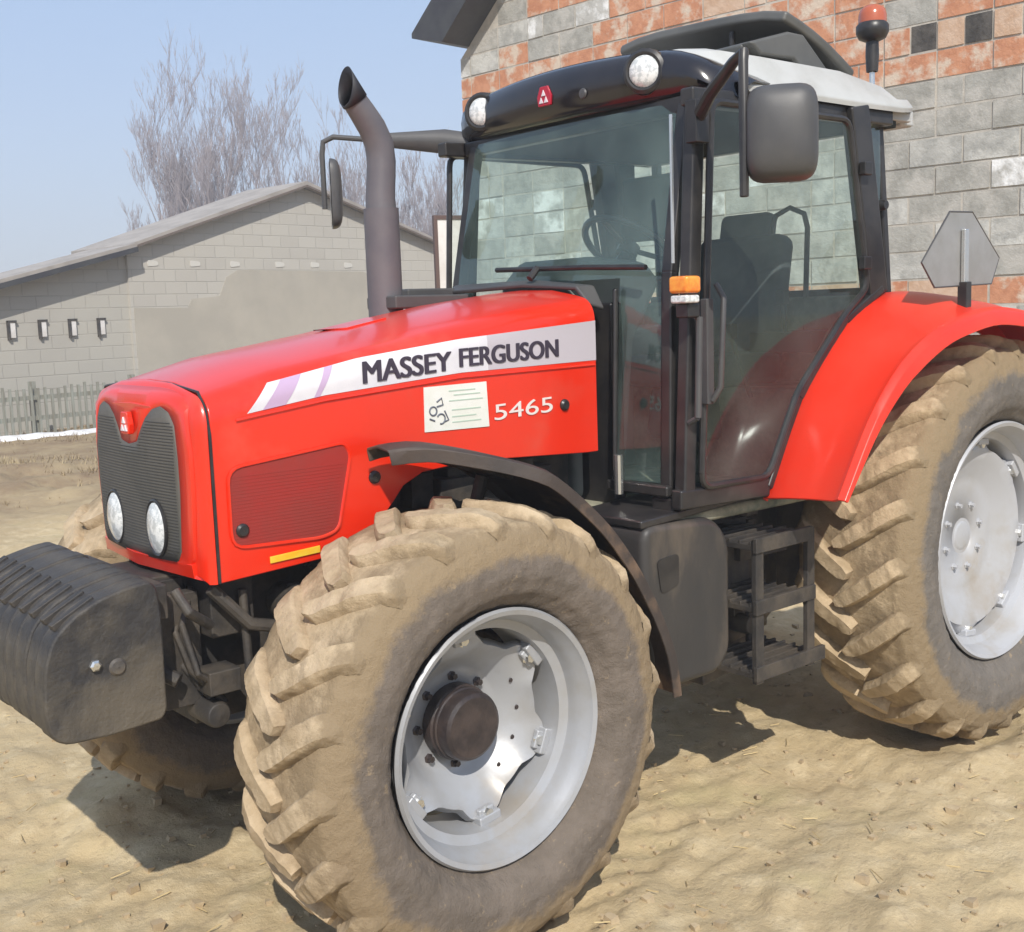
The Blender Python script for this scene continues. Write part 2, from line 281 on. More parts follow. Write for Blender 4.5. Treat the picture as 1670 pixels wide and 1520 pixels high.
def make_ground():
    n=760; u=np.linspace(-1,1,n); k=5.2; a=np.sinh(u*k)/np.sinh(k)*150
    # centre dense zone
    gx=a+3.4; gy=a+.9
    X,Y=np.meshgrid(gx,gy,indexing='ij'); Z=gheight(X,Y); dd=np.hypot(X-2,Y-1); Z*=np.clip(1.5-dd/100,0.2,1)
    V=np.stack([X,Y,Z],-1).reshape(-1,3)
    i=np.arange(n-1); I,J=np.meshgrid(i,i,indexing='ij'); b=(I*n+J).ravel()
    F=np.stack([b,b+n,b+n+1,b+1],1)
    me=bpy.data.meshes.new('ground'); me.vertices.add(len(V)); me.vertices.foreach_set('co',V.ravel()); me.loops.add(F.size); me.loops.foreach_set('vertex_index',F.ravel().astype(np.int32))
    me.polygons.add(len(F)); me.polygons.foreach_set('loop_start',np.arange(0,F.size,4,dtype=np.int32)); me.polygons.foreach_set('loop_total',np.full(len(F),4,np.int32)); me.update(calc_edges=True); me.shade_smooth()
    o=bpy.data.objects.new('ground',me); link(o); o['kind']='structure'
    m,t,p=nm('dry_soil'); N=t.nodes.new; L=t.links.new; tc=N('ShaderNodeTexCoord'); ov=tc.outputs['Object']
    def noise(sc,det=8,rg=.65,off=0):
        x=N('ShaderNodeTexNoise'); x.inputs['Scale'].default_value=sc; x.inputs['Detail'].default_value=det; x.inputs['Roughness'].default_value=rg
        mp=N('ShaderNodeMapping'); mp.inputs['Location'].default_value=(off,off*2,0); L(ov,mp.inputs[0]); L(mp.outputs[0],x.inputs['Vector']); return x.outputs[0]
    def ramp(s,lo,hi):
        r=N('ShaderNodeMapRange'); r.inputs[1].default_value=lo; r.inputs[2].default_value=hi; L(s,r.inputs[0]); return r.outputs[0]
    def mix(f,a,b):
        x=N('ShaderNodeMix'); x.data_type='RGBA'; L(f,x.inputs[0])
        for i,c in ((6,a),(7,b)):
            if isinstance(c,tuple): x.inputs[i].default_value=(*c,1)
            else: L(c,x.inputs[i])
        return x.outputs[2]
    c=mix(ramp(noise(1.1),.38,.62),(.54,.425,.25),(.47,.365,.215))
    c=mix(ramp(noise(6,off=3),.48,.70),c,(.62,.505,.32))
    c=mix(ramp(noise(17,off=9),.56,.76),c,(.34,.26,.165))
    c=mix(ramp(noise(2.4,off=14),.56,.72),c,(.47,.385,.215))
    # brown weedy belt in front of the shed (y < -9)
    sx=N('ShaderNodeSeparateXYZ'); L(ov,sx.inputs[0])
    nb=noise(.35,5,.6,20); ad=N('ShaderNodeMath'); ad.operation='MULTIPLY_ADD'; ad.inputs[1].default_value=8; L(nb,ad.inputs[0]); L(sx.outputs[1],ad.inputs[2])
    belt=N('ShaderNodeMapRange'); belt.inputs[1].default_value=-3.0; belt.inputs[2].default_value=-7.0; L(ad.outputs[0],belt.inputs[0])
    n5=ramp(noise(1.3,8,.7,31),.38,.60)
    wc=mix(n5,(.20,.135,.085),(.33,.25,.15))
    bm=N('ShaderNodeMath'); bm.operation='MULTIPLY'; L(belt.outputs[0],bm.inputs[0]); bm.inputs[1].default_value=.85
    c=mix(bm.outputs[0],c,wc)
    L(c,p.inputs['Base Color']); p.inputs['Roughness'].default_value=.95; p.inputs['Specular IOR Level'].default_value=.15
    b=N('ShaderNodeBump'); b.inputs['Strength'].default_value=.65; b.inputs['Distance'].default_value=.02; L(noise(34,10,.72,5),b.inputs['Height']); L(b.outputs[0],p.inputs['Normal'])
    me.materials.append(m)
make_ground()
def scatter(name,n,fn,m,label,cat):
    mb=MB()
    for _ in range(n): fn(mb)
    o=build(mb,name,m,smooth=60,recalc=False); tag(o,label,cat,kind='stuff'); return o
def rpos(rmin=.3,rmax=9):
    while True:
        a=random.uniform(-PI,PI); r=rmin+(rmax-rmin)*random.random()**.8; x=4.0+r*math.cos(a); y=1.8+r*math.sin(a)
        if math.hypot(x-4.7,y-3.4)<1.3 or (-.6<x<.6 and .5<abs(y)<1.1): continue
        return x,y
def clod(mb):
    x,y=rpos(); s=random.choice((.006,.008,.01,.012,.016,.024))*random.uniform(.7,1.3); z=hscal(x,y)+s*.25
    vs=[]; 
    for k in range(8):
        d=Vector((1 if k&1 else -1,1 if k&2 else -1,1 if k&4 else -1))*s*.7; vs.append(Vector((x,y,z))+Vector((d.x*random.uniform(.5,1.3),d.y*random.uniform(.5,1.3),d.z*random.uniform(.4,.9))))
    mb.add(vs,[(0,2,3,1),(4,5,7,6),(0,1,5,4),(2,6,7,3),(0,4,6,2),(1,3,7,5)])
def straw(mb):
    x,y=rpos(); z=hscal(x,y)+.006; a=random.uniform(0,2*PI); l=random.uniform(.02,.09); w=.0016
    d=Vector((math.cos(a),math.sin(a),random.uniform(-.05,.12)))*l; q=Vector((-math.sin(a),math.cos(a),0))*w; p=Vector((x,y,z))
    mb.add([p-q,p+q,p+d+q,p+d-q,p+Vector((0,0,.003)),p+d+Vector((0,0,.003))],[(0,1,2,3),(0,4,5,3),(1,2,5,4)])
scatter('soil_clods',9000,clod,M['clod'],'loose crumbs of dry soil scattered over the yard','soil crumbs')
scatter('straw_bits',2600,straw,M['straw'],'bits of pale straw scattered over the dry soil','straw')
def weed(mb):
    x=random.uniform(-9,6); y=random.uniform(-19,-9.5); 
    if random.random()>.5+.5*math.sin(x*1.3+y*.8): return
    z=hscal(x,y); h=random.uniform(.03,.11)
    for _ in range(5):
        a=random.uniform(0,2*PI); d=Vector((math.cos(a)*h*.6,math.sin(a)*h*.6,h)); q=Vector((-math.sin(a),math.cos(a),0))*.010; p=Vector((x,y,z-.02))+Vector((random.uniform(-.1,.1),random.uniform(-.1,.1),0))
        mb.add([p-q,p+q,p+d],[(0,1,2)])
scatter('dry_grass',5200,weed,mat('withered_grass',(.27,.20,.115),.9,col2=(.36,.29,.17),scale=.6),'withered grass tufts growing between the yard and the far shed','grass')
# ------------------------------------------------------------------ tractor
T=empty('tractor',(1.3,0,0),'red farm tractor with muddy tyres and a glazed black cab, parked on dry soil','tractor')
ZT=([3.30,3.08,2.65,2.5,2.15,1.80],[1.700,1.757,1.822,1.850,1.905,1.945])
ZB=([3.32,2.98,2.90,2.87,2.754,2.70,2.66,2.582,2.382,1.85,1.80],[1.142,1.160,1.172,1.186,1.246,1.300,1.345,1.380,1.394,1.367,1.367])
def zt(x): return interp(x,*ZT)
def zb(x): return interp(x,*ZB)
HY=.40
def hood_sec(x,z_b,z_t,y,dx=0,ysh=None):
    p=[]; r=.085
    half=[(y,z_b),(y,lerp(z_b,z_t-r-.02,.5)),(y,z_t-r-.02)]
    for k in range(1,8):
        a=k/8*PI/2; half.append((y-r*.9*(1-math.cos(a)),z_t-r-.02+r*math.sin(a)))
    half+=[(y-r*.9-.03,z_t-.012),(y*.45,z_t+.008),(0,z_t+.014)]
    full=half+[(-a,b) for a,b in half[-2::-1]]
    return [(x+dx,a,b) for a,b in full]
def make_hood():
    mb=MB(); xs=sorted(set([1.80,1.85,2.0,2.15,2.3,2.382,2.46,2.52,2.582,2.62,2.66,2.68,2.70,2.72,2.754,2.80,2.84,2.87,2.90,2.98,3.08,3.18,3.24,3.298]))
    mb.loft([hood_sec(x,zb(x),zt(x),HY) for x in xs])
    hood=build(mb,'hood',M['red'],T,solid=.018,bevel=.004)
    return hood
hood=make_hood()
# nose: front shell from x=3.306, rounding forward with a recessed grille
def make_nose():
    mb=MB(); secs=[]; z0=1.142; z1=1.700
    def sec(t):  # t 0..1 forward
        x=3.306+.032*t; sh=.075*(1-math.sqrt(max(0,1-t*t))); y=HY-.002-sh*.9; return x,y,z1-.06*(1-math.sqrt(max(0,1-t*t)))
    ts=[0,.2,.4,.6,.75,.88,.97,1]
    for t in ts:
        x,y,zz=sec(t); secs.append(hood_sec(x,z0+.0+.05*max(0,t-.6),zz,y))
    # front rim ring, bulging forward at the centre
    last=secs[-1]
    def bulge(y): return .02*(1-(y/.33)**2)
    ring=[(3.338+max(0,bulge(b))*1.0+.008,b*.93,(c-1.15)*.965+1.162) for a,b,c in last]
    secs.append(ring)
    mb.loft(secs)
    # bottom lip
    mb.loft([[(3.306,.39,1.142),(3.306,0,1.142),(3.306,-.39,1.142)],[(3.345,.33,1.155),(3.375,0,1.155),(3.345,-.33,1.155)],[(3.35,.33,1.195),(3.385,0,1.195),(3.35,-.33,1.195)]])
    n=build(mb,'nose_cowl',M['red'],T,solid=.02,bevel=.004)
    # seam
    s=MB().tube([(3.302,.402,1.145),(3.302,.402,1.57),(3.302,.385,1.64),(3.302,.345,1.685),(3.302,.15,1.706),(3.302,-.15,1.706),(3.302,-.345,1.685),(3.302,-.402,1.57)],.0045,6)
    build(s,'seam',M['black'],n)
    return n
nose=make_nose()
def make_grille():
    # two rounded lobes at the top with a red tongue between them
    out=[(-.285,1.19),(-.30,1.30),(-.305,1.50),(-.295,1.58),(-.262,1.628),(-.215,1.645),(-.165,1.635),(-.12,1.60),(-.085,1.57),(0,1.555),(.085,1.57),(.12,1.60),(.165,1.635),(.215,1.645),(.262,1.628),(.295,1.58),(.305,1.50),(.30,1.30),(.285,1.19),(0,1.18)]
    fx=lambda y,z: 3.347+.020*(1-(y/.33)**2)+.010-.05*max(0,(z-1.5))
    mb=MB(); 
    # gridded surface clipped into the outline: columns
    ys=np.linspace(-.305,.305,41)
    def top(y):
        ya=abs(y); return interp(ya,[0,.06,.085,.12,.165,.215,.262,.295,.305],[1.525,1.535,1.57,1.607,1.635,1.645,1.628,1.585,1.5])
    def bot(y): return interp(abs(y),[0,.27,.290,.305],[1.188,1.198,1.23,1.40])
    secs=[[(fx(y,lerp(bot(y),top(y),k/10)),y,lerp(bot(y),top(y),k/10)) for k in range(11)] for y in ys]
    mb.loft(secs); g=build(mb,'front_grille',M['grille'],T,solid=.012)
    # frame behind the grille (red shell) 
    fr=MB(); o=[(y,top(y)) for y in ys]+[(y,bot(y)) for y in ys[::-1]]
    cy,cz=0,1.42
    inner=[(fx(y,z)-.002,y,z) for y,z in o]
    def outp(y,z):
        yy=y*1.0; 
        return None
    outer=[]
    for y,z in o:
        Y=max(-.352,min(.352,y*1.155)); Z=min(1.672-.03*(abs(Y)/.345)**4, 1.42+(z-1.42)*1.12) if z>1.42 else 1.42+(z-1.42)*1.08
        if z>1.5: Z=1.675-.055*(abs(Y)/.352)**5
        if z<1.42: Z=max(1.165,1.42+(z-1.42)*1.07)
        outer.append((3.338+.020*(1-(Y/.37)**2)+.004-.08*max(0,Z-1.6),Y,Z))
    outer2=[(p[0]-.022,p[1]*1.03,(p[2]+.022 if p[2]>1.5 else p[2])) for p in outer]; fr.loft([inner,outer,outer2],close=True); build(fr,'grille_surround',M['red'],nose,solid=.012)
    build(MB().prism([(-.345,1.17),(.345,1.17),(.355,1.60),(.30,1.665),(-.30,1.665),(-.355,1.60)],'X',3.285,3.318),'grille_backing',M['red'],nose)
    # fine grille lines
    ln=MB()
    for z in np.arange(1.22,1.60,.009):
        run=[]
        for y in list(np.linspace(-.285,.285,39))+[None]:
            if y is not None and z<top(y)-.008 and z>bot(y)+.005: run.append((fx(y,z)+.0004,y,z)); continue
            if len(run)>2: ln.tube(run[::3]+[run[-1]] if (len(run)-1)%3 else run[::3],.0013,4)
            run=[]
    build(ln,'grille_bars',M['mesh_fine'],g)
    for y in (.155,-.155):
        mb=MB(); x=fx(y,1.28)
        sec=[]
        hl=MB()
        # elliptical lamp
        n=28
        for (k,dx) in ((1.0,.004),(.97,.014),(.75,.022),(.4,.027),(0.02,.029)):
            sec.append([(x-.01+dx+.004*0,y+.062*k*math.cos(2*PI*j/n),1.285+.078*k*math.sin(2*PI*j/n)) for j in range(n)])
        hl.loft(sec,close=True,cap=True)
        h=build(hl,'headlight',M['lens'],g)
        rg=MB().tube([(x+.0,y+.066*math.cos(2*PI*j/24),1.285+.082*math.sin(2*PI*j/24)) for j in range(25)],.006,6,cap=False); build(rg,'headlight_ring',M['black'],h)
    # badge: small three-triangle mark on the tongue
    b=MB(); bx=fx(0,1.57)+.004
    sh=[(-.028,1.555),(.028,1.555),(.035,1.585),(.02,1.622),(-.02,1.622),(-.035,1.585)]
    b.prism(sh,'X',bx-.01,bx+.008); bo=build(b,'badge',M['red'],nose,bevel=.003)
    w=MB()
    for cy,cz in ((-.012,1.574),(.012,1.574),(0,1.597)): w.prism([(cy-.010,cz-.009),(cy+.010,cz-.009),(cy,cz+.010)],'X',bx+.006,bx+.0115)
    build(w,'badge_mark',M['white'],bo)
make_grille()
# side grille panel
def side_grille(s):
    poly=[(3.257,1.467),(2.872,1.504),(2.850,1.467),(2.905,1.242),(2.965,1.226),(3.258,1.238)]
    r=rpoly(poly,.045)
    mb=MB(); mb.prism(r,'Y',s*(HY-.004),s*(HY+.003))
    g=build(mb,'side_grille',M['red_dark'],hood)
    fr=MB(); pts=[(x,s*(HY+.003),z) for x,z in r]; pts.append(pts[0]); fr.tube(pts,.0055,6,cap=False); build(fr,'grille_frame',M['red'],g)
    ln=MB()
    for k in range(21):
        z=1.245+k*.0098
        xa=interp(z,[1.226,1.242,1.467,1.504],[2.965,2.912,2.862,2.90])+.008; ln.box(((xa+3.25)/2,s*(HY+.0032),z),(3.25-xa,.0014,.003))
    build(ln,'grille_bars',M['red_dark'],g)
    if s>0:
        for (x,z) in ((2.768,1.386),(3.223,1.286),(1.963,1.548)):
            build(MB().lathe([(0.001,.012),(.014,.012),(.02,.006),(.021,0)],(x,HY+.001,z),16),'latch',M['black'],hood)
        # yellow reflector strip low on the side
        build(MB().prism([(3.142,1.176),(3.142,1.196),(2.975,1.204),(2.975,1.183)],'Y',HY+.0005,HY+.006),'side_reflector',M['yellow'],hood,bevel=.0015)
side_grille(1); side_grille(-1)
# crease lines in hood side
for s in (1,-1):
    cr=MB().tube([(3.22,s*(HY+.001),1.600),(2.93,s*(HY+.001),1.635),(2.416,s*(HY+.001),1.672),(1.81,s*(HY+.001),1.680)],.005,6)
    build(cr,'hood_crease',M['red'],hood)
# decal stripe
def stripe():
    top=[(3.107,1.700),(2.795,1.755),(2.41,1.797),(1.802,1.838)]; bot=[(3.185,1.617),(2.931,1.651),(2.416,1.688),(1.802,1.697)]
    tx=lambda x: min(interp(x,[a for a,b in top],[b for a,b in top]), 1.70+ (3.107-x)*.3 if x>3.0 else 9)
    bxz=lambda x: interp(x,[a for a,b in bot],[b for a,b in bot])
    def surf(x,z):  # y on the hood side incl. shoulder
        z0=zt(x)-.105; 
        if z<=z0: return HY+.0015
        a=min(1,(z-z0)/.085); return HY-.0765*(1-math.sqrt(max(0,1-a*a)))+.0025
    def quad(mb,xa_t,xa_b,xb_t,xb_b,n=10,off=0):
        secs=[]
        for k in range(n+1):
            t=k/n; xt=lerp(xa_t,xb_t,t); xb=lerp(xa_b,xb_b,t); q=[]
            for j in range(7):
                u=j/6; x=lerp(xb,xt,u); z=lerp(bxz(xb),tx(xt),u); q.append((x,surf(x,z)+off,z))
            secs.append(q)
        mb.loft(secs)
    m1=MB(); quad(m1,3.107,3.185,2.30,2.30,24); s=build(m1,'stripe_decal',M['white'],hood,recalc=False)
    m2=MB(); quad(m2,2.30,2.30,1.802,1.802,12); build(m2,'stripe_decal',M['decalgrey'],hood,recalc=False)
    for (a,b,c,d) in ((3.065,3.135,2.995,3.06),(2.915,2.965,2.885,2.945)):
        q=MB(); quad(q,a,b,c,d,6,.0012); build(q,'stripe_band',M['lavender'],s,recalc=False)
    # thin dark-pink line under the stripe
    return s
stripe_o=stripe()
def text(body,name,p0,xdir,h,width,mt,parent,ydir=(0,0,1),ext=.0015,bold=.012,shear=0):
    cu=bpy.data.curves.new(name,'FONT'); cu.body=body; cu.size=1; cu.offset=0; cu.extrude=0; cu.shear=shear
    tmp=bpy.data.objects.new('tmp',cu); C.objects.link(tmp); dg=bpy.context.evaluated_depsgraph_get(); me=bpy.data.meshes.new_from_object(tmp.evaluated_get(dg)); bpy.data.objects.remove(tmp)
    n=len(me.vertices); co=np.zeros(n*3); me.vertices.foreach_get('co',co); co=co.reshape(-1,3); mn=co.min(0); mx=co.max(0)
    co=(co-mn)/np.maximum(mx-mn,1e-6); X=Vector(xdir).normalized(); Yv=Vector(ydir).normalized(); P0=Vector(p0)
    hh=h if callable(h) else (lambda u:h)
    pts=[P0+X*(width*u)+Yv*(hh(u)*v) for u,v in co[:,:2]]
    mb=MB(); ks=(0,) if bold<.015 else (-2,-1,0,1,2)
    for k in ks: mb.add([p+X*(k*.0017)+Yv*(.0008*(k%2))+X.cross(Yv)*(k*.00025) for p in pts],[tuple(pp.vertices) for pp in me.polygons])
    o=build(mb,name,mt,parent,smooth=0,recalc=False); x=o.modifiers.new('s','SOLIDIFY'); x.thickness=ext; x.offset=0
    return o
yv=HY+.0042
text('MASSEY','brand_lettering',(2.790,yv,1.676),(-1,0,.068),lambda u:.068-.008*u,.335,M['letter'],stripe_o,bold=.022)
text('FERGUSON','brand_lettering',(2.418,yv,1.706),(-1,0,.030),.060,.430,M['letter'],stripe_o,bold=.022)
text('5465','model_number',(2.282,yv-.001,1.520),(-1,0,.035),.053,.262,M['numwhite'],hood,bold=.004)
# paper notice
pp=MB().prism([(2.567,1.650),(2.312,1.653),(2.306,1.503),(2.570,1.507)],'Y',HY+.001,HY+.0035); paper=build(pp,'paper_notice',M['paper'],hood)
sk=MB()
def stroke(pts,r=.0028): sk.tube([(x,HY+.0045,z) for x,z in pts],r,5)
def circ(cx,cz,r,n=14,a0=0,a1=2*PI): return [(cx+r*math.cos(a0+(a1-a0)*k/n),cz+r*math.sin(a0+(a1-a0)*k/n)) for k in range(n+1)]
stroke(circ(2.535,1.572,.014)); stroke(circ(2.505,1.545,.016,a0=.5,a1=5)); stroke([(2.52,1.60),(2.50,1.612),(2.495,1.59),(2.52,1.585)]); stroke([(2.49,1.57),(2.475,1.54),(2.49,1.535)]); stroke([(2.55,1.548),(2.53,1.54)])
build(sk,'printed_mark',M['ink'],paper)
tl=MB()
for z,xa,xb in ((1.632,2.47,2.36),(1.618,2.45,2.34),(1.600,2.47,2.33),(1.570,2.46,2.34),(1.548,2.46,2.36),(1.530,2.46,2.34)): tl.box(((xa+xb)/2,HY+.004,z),(xa-xb,.001,.004))
build(tl,'printed_lines',M['inkpale'],paper)
# hood top details: raised vent
build(MB().prism([(2.66,-.10),(2.44,-.10),(2.46,.05),(2.62,.05)],'Z',1.84,lambda u,v:zt(u)+.018),'hood_vent',M['red'],hood,bevel=.01)
# cowl between hood and windscreen
cw=MB(); cw.loft([[(1.80,.37,1.90),(1.80,.30,1.965),(1.80,0,1.985),(1.80,-.45,1.975),(1.80,-.60,1.93)],[(1.73,.38,1.88),(1.73,.33,1.965),(1.73,0,2.0),(1.73,-.50,2.0),(1.73,-.60,1.95)]]);
cw.box((1.90,-.55,1.955),(.24,.22,.06)); cw.box((2.05,-.33,1.93),(.35,.20,.05))
build(cw,'cowl',M['charcoal'],T,solid=.02,bevel=.008)
build(MB().tube([(1.745,.60,2.015),(1.75,.30,2.03),(1.755,-.2,2.045)],.010,8).tube([(1.76,.05,2.04),(1.80,.05,2.0)],.014,8),'wiper',M['black'],T)
# exhaust
ex=MB(); cx,cy=2.19,-.35
prof=[(.001,0),(.066,0)]
ex.tube([(cx,cy,1.60),(cx,cy,2.285)],.067,28,mi=0)
ex.tube([(cx,cy,2.275),(cx,cy,2.33),(cx-.012,cy,2.46),(cx-.006,cy,2.525),(cx+.024,cy,2.585),(cx+.062,cy,2.635),(cx+.094,cy,2.675)],[.058,.056,.055,.055,.053,.050,.047],28,mi=0,cap=False)
exo=build(ex,'exhaust_pipe',M['stack'],T,smooth=50)
tp=MB(); n=28; a=[];b=[]
d=Vector((.60,0,.80)).normalized(); e1=Vector((0,1,0)); e2=d.cross(e1)
for j in range(n):
    th=2*PI*j/n; base=Vector((cx+.092,cy,2.672))+(e1*math.cos(th)+e2*math.sin(th))*.0473
    ln=.05+.075*(1-math.sin(th))/2*0+.055*(1+(-1)*math.sin(th)*-1)/1
    a.append(base); b.append(base+d*(.012+.052*(1+math.sin(th))))
tp.loft([a,b],close=True); build(tp,'exhaust_tip',M['stackdark'],exo,solid=-.004)
# --- engine / chassis under the hood
en=MB(); en.box((2.45,0,1.10),(1.35,.42,.50)); en.box((2.75,0,.82),(1.1,.34,.30)); en.box((3.22,0,1.06),(.14,.60,.20)); en.box((2.2,.26,1.22),(.5,.10,.22)); en.box((3.33,0,.97),(.22,.30,.34))
for k in range(6): en.box((2.05+k*.15,.24,1.30),(.09,.08,.12))
en.tube([(2.1,.30,1.05),(2.6,.30,1.02),(2.95,.28,1.15)],.035,10); en.tube([(3.02,.30,1.08),(3.02,.36,.95),(2.9,.36,.86)],.022,10); en.tube([(2.3,.33,1.3),(2.0,.36,1.25),(1.9,.42,1.1)],.018,8)
en.lathe([(.001,.12),(.055,.12),(.06,.10),(.06,0)],(3.02,.24,1.02),20); en.lathe([(.001,.10),(.05,.10),(.055,.08),(.055,0)],(2.50,.26,1.18),20)
build(en,'engine_block',M['dark'],T,bevel=.012)
gb=MB(); gb.box((1.3,0,.80),(1.5,.50,.50)); gb.box((.45,0,.85),(.9,.46,.60)); gb.lathe([(.17,-.62),(.17,.62)],(0,0,.82),24); gb.lathe([(.24,-.36),(.24,.36)],(0,0,.82),24); gb.box((1.85,0,.60),(.5,.3,.2))
build(gb,'transmission',M['iron'],T,bevel=.02)
ax=MB(); ax.tube([(2.70,-.85,.66),(2.65,-.3,.60),(2.65,-.15,.58),(2.65,.15,.58),(2.65,.3,.60),(2.65,.62,.60)],[.085,.09,.14,.14,.09,.085],20); ax.box((2.65,0,.74),(.30,.26,.16))
for s in (1,-1): ax.tube([(2.65,s*.42,.42),(2.65,s*.42,.82)],.07,14); ax.tube([(2.86,s*.48,.60),(2.86,s*.1,.60)],.022,8); ax.box((2.80,s*.50,.60),(.18,.07,.06))
build(ax,'front_axle',M['dark'],T,bevel=.008)
# hydraulic cylinder hints
build(MB().tube([(2.90,.42,.62),(2.90,.16,.60)],.03,12).tube([(2.90,.42,.62),(2.90,.50,.62)],.014,10),'steering_cylinder',M['chrome'],T)
# weight carrier and weights
wc=MB(); wc.box((3.42,0,1.00),(.22,.34,.26)); wc.box((3.50,0,1.10),(.16,.62,.10)); wc.box((3.36,.22,.93),(.12,.05,.34)); wc.box((3.36,-.22,.93),(.12,.05,.34))
wc.tube([(3.42,.36,1.14),(3.40,.40,1.08),(3.32,.36,1.02)],.016,8); wc.tube([(3.46,.24,.90),(3.40,.30,.86)],.022,10)
for k in range(3): wc.tube([(3.30,.20-.06*k,1.10),(3.38,.30-.05*k,1.02-.03*k),(3.36,.34-.05*k,.88),(3.26,.30,.80-.04*k)],.011,7)
wc.tube([(3.30,.33,1.12),(3.20,.36,1.00),(3.05,.37,.96)],.02,10); wc.box((3.28,.30,.84),(.10,.10,.07)); wc.lathe([(.001,.34),(.035,.335),(.04,.32),(.04,.20)],(3.30,0,.74),16); wc.tube([(3.20,.33,1.10),(3.20,.35,.70)],.014,8)
build(wc,'weight_bracket',M['dark'],T,bevel=.01)
prof=[(3.50,.80),(3.52,.775),(3.70,.765),(3.86,.77),(3.91,.80),(3.925,.88),(3.915,1.00),(3.88,1.09),(3.81,1.145),(3.72,1.185),(3.60,1.21),(3.53,1.215),(3.505,1.19),(3.495,1.10)]
first=None
for k in range(10):
    y=-.405+k*.083
    if first is None:
        prof=[(3.465+(a-3.495)*.78,.783+(b-.765)*.90) for a,b in prof]; mb=MB(); pr=rpoly(prof,.02,2); mb.prism(pr,'Y',y-.0402,y+.0402)
        o=build(mb,'front_weight',M['weight'],T,bevel=.009); first=o
        hm=MB().box((3.695,y,1.130),(.13,.028,.02),rot=(0,R(28),0)); h=build(hm,'grip',M['dark'],o,bevel=.004)
        bm=MB().lathe([(.001,.050),(.018,.048),(.024,.042),(.025,.035)],(3.60,y,.97),16); build(bm,'bolt_head',M['iron'],o)
        rc=MB().prism(rpoly([(3.77,1.00),(3.71,1.01),(3.71,.87),(3.77,.87)],.03),'Y',y+.030,y+.0395); build(rc,'hand_hole',M['black'],o)
    else:
        c=first.copy(); C.objects.link(c); c.location.y+=k*.083; c.location.z+=random.uniform(-.004,.004); c.location.x+=random.uniform(-.006,.006)
        for ch in first.children: d=ch.copy(); C.objects.link(d); d.parent=c
        o=c
build(MB().tube([(3.665,-.42,.985),(3.665,.385,.985)],.010,10).lathe([(.001,.400),(.010,.399),(.016,.394),(.017,.384)],(3.665,0,.985),6),'weight_clamp_rod',M['chrome'],T)
# ------------------------------------------------------------------ wheels
def tyre_mesh(R0,R1,wd,rr,n_lugs,dlt,lugh,lugw,seed):
    """R0 carcass radius, R1 lug radius, wd width, rr bead radius"""
    h=wd/2; mb=MB()
    # profile (r, y): inner bead -> outer bead
    sh=R0-.030
    half=[(rr-.004,h*.60),(rr+.018,h*.74),(rr+(sh-rr)*.25,h*.93),(rr+(sh-rr)*.45,h*1.0),(rr+(sh-rr)*.66,h*.99),(rr+(sh-rr)*.82,h*.955),(sh-.010,h*.90),(R0-.012,h*.80),(R0-.002,h*.5),(R0,0)]
    prof=half+[(r,-y) for r,y in half[-2::-1]]
    mats=[2,2,2,2,1,1,1,0,0]; mats=mats+mats[::-1]
    mb.lathe(prof,(0,0,0),120,mis=mats)
    # sidewall rings
    def base_r(y):
        ya=abs(y); ys=[q[1] for q in half[::-1][:5]]; rs=[q[0] for q in half[::-1][:5]]
        return float(np.interp(ya,ys,rs))
    rs=random.Random(seed)
    for k in range(n_lugs):
        for s in (1,-1):
            th0=2*PI*(k+(.5 if s<0 else 0))/n_lugs
            secs=[];N=12; jit=rs.uniform(-.01,.01)
            for i in range(N+1):
                t=i/N; y=s*lerp(-.03,h*.925,t**.92); tt=max(0,t); th=th0+dlt*(tt**1.12)+jit
                yy=min(abs(y),h*.925); top=min(R1-.048*max(0,(t-.55)/.45)**1.6, R1)
                rb=base_r(yy)-.012
                if t>.86: top=lerp(top,base_r(yy)+.004,(t-.86)/.14*.9); rb-=.02*(t-.86)/.14
                w=lugw*(1+.28*t)*(.55 if i==0 else 1)
                top+=rs.uniform(-.0025,.0025)
                hw=w/2; r_=(rb+top)/2
                q=[]
                for (du,rad) in ((-1.25,rb),(-.98,lerp(rb,top,.75)),(-.80,top),(.80,top),(.98,lerp(rb,top,.75)),(1.25,rb)):
                    # bar direction is diagonal: offset perpendicular ~ tangential + axial
                    ang=th+du*hw*.85/R1; yq=y-s*du*hw*.42
                    yq=max(-h*.925,min(h*.925,yq))
                    q.append((rad*math.cos(ang),yq,rad*math.sin(ang)))
                secs.append(q)
            mb.loft(secs,cap=True,mi=0)
    return mb
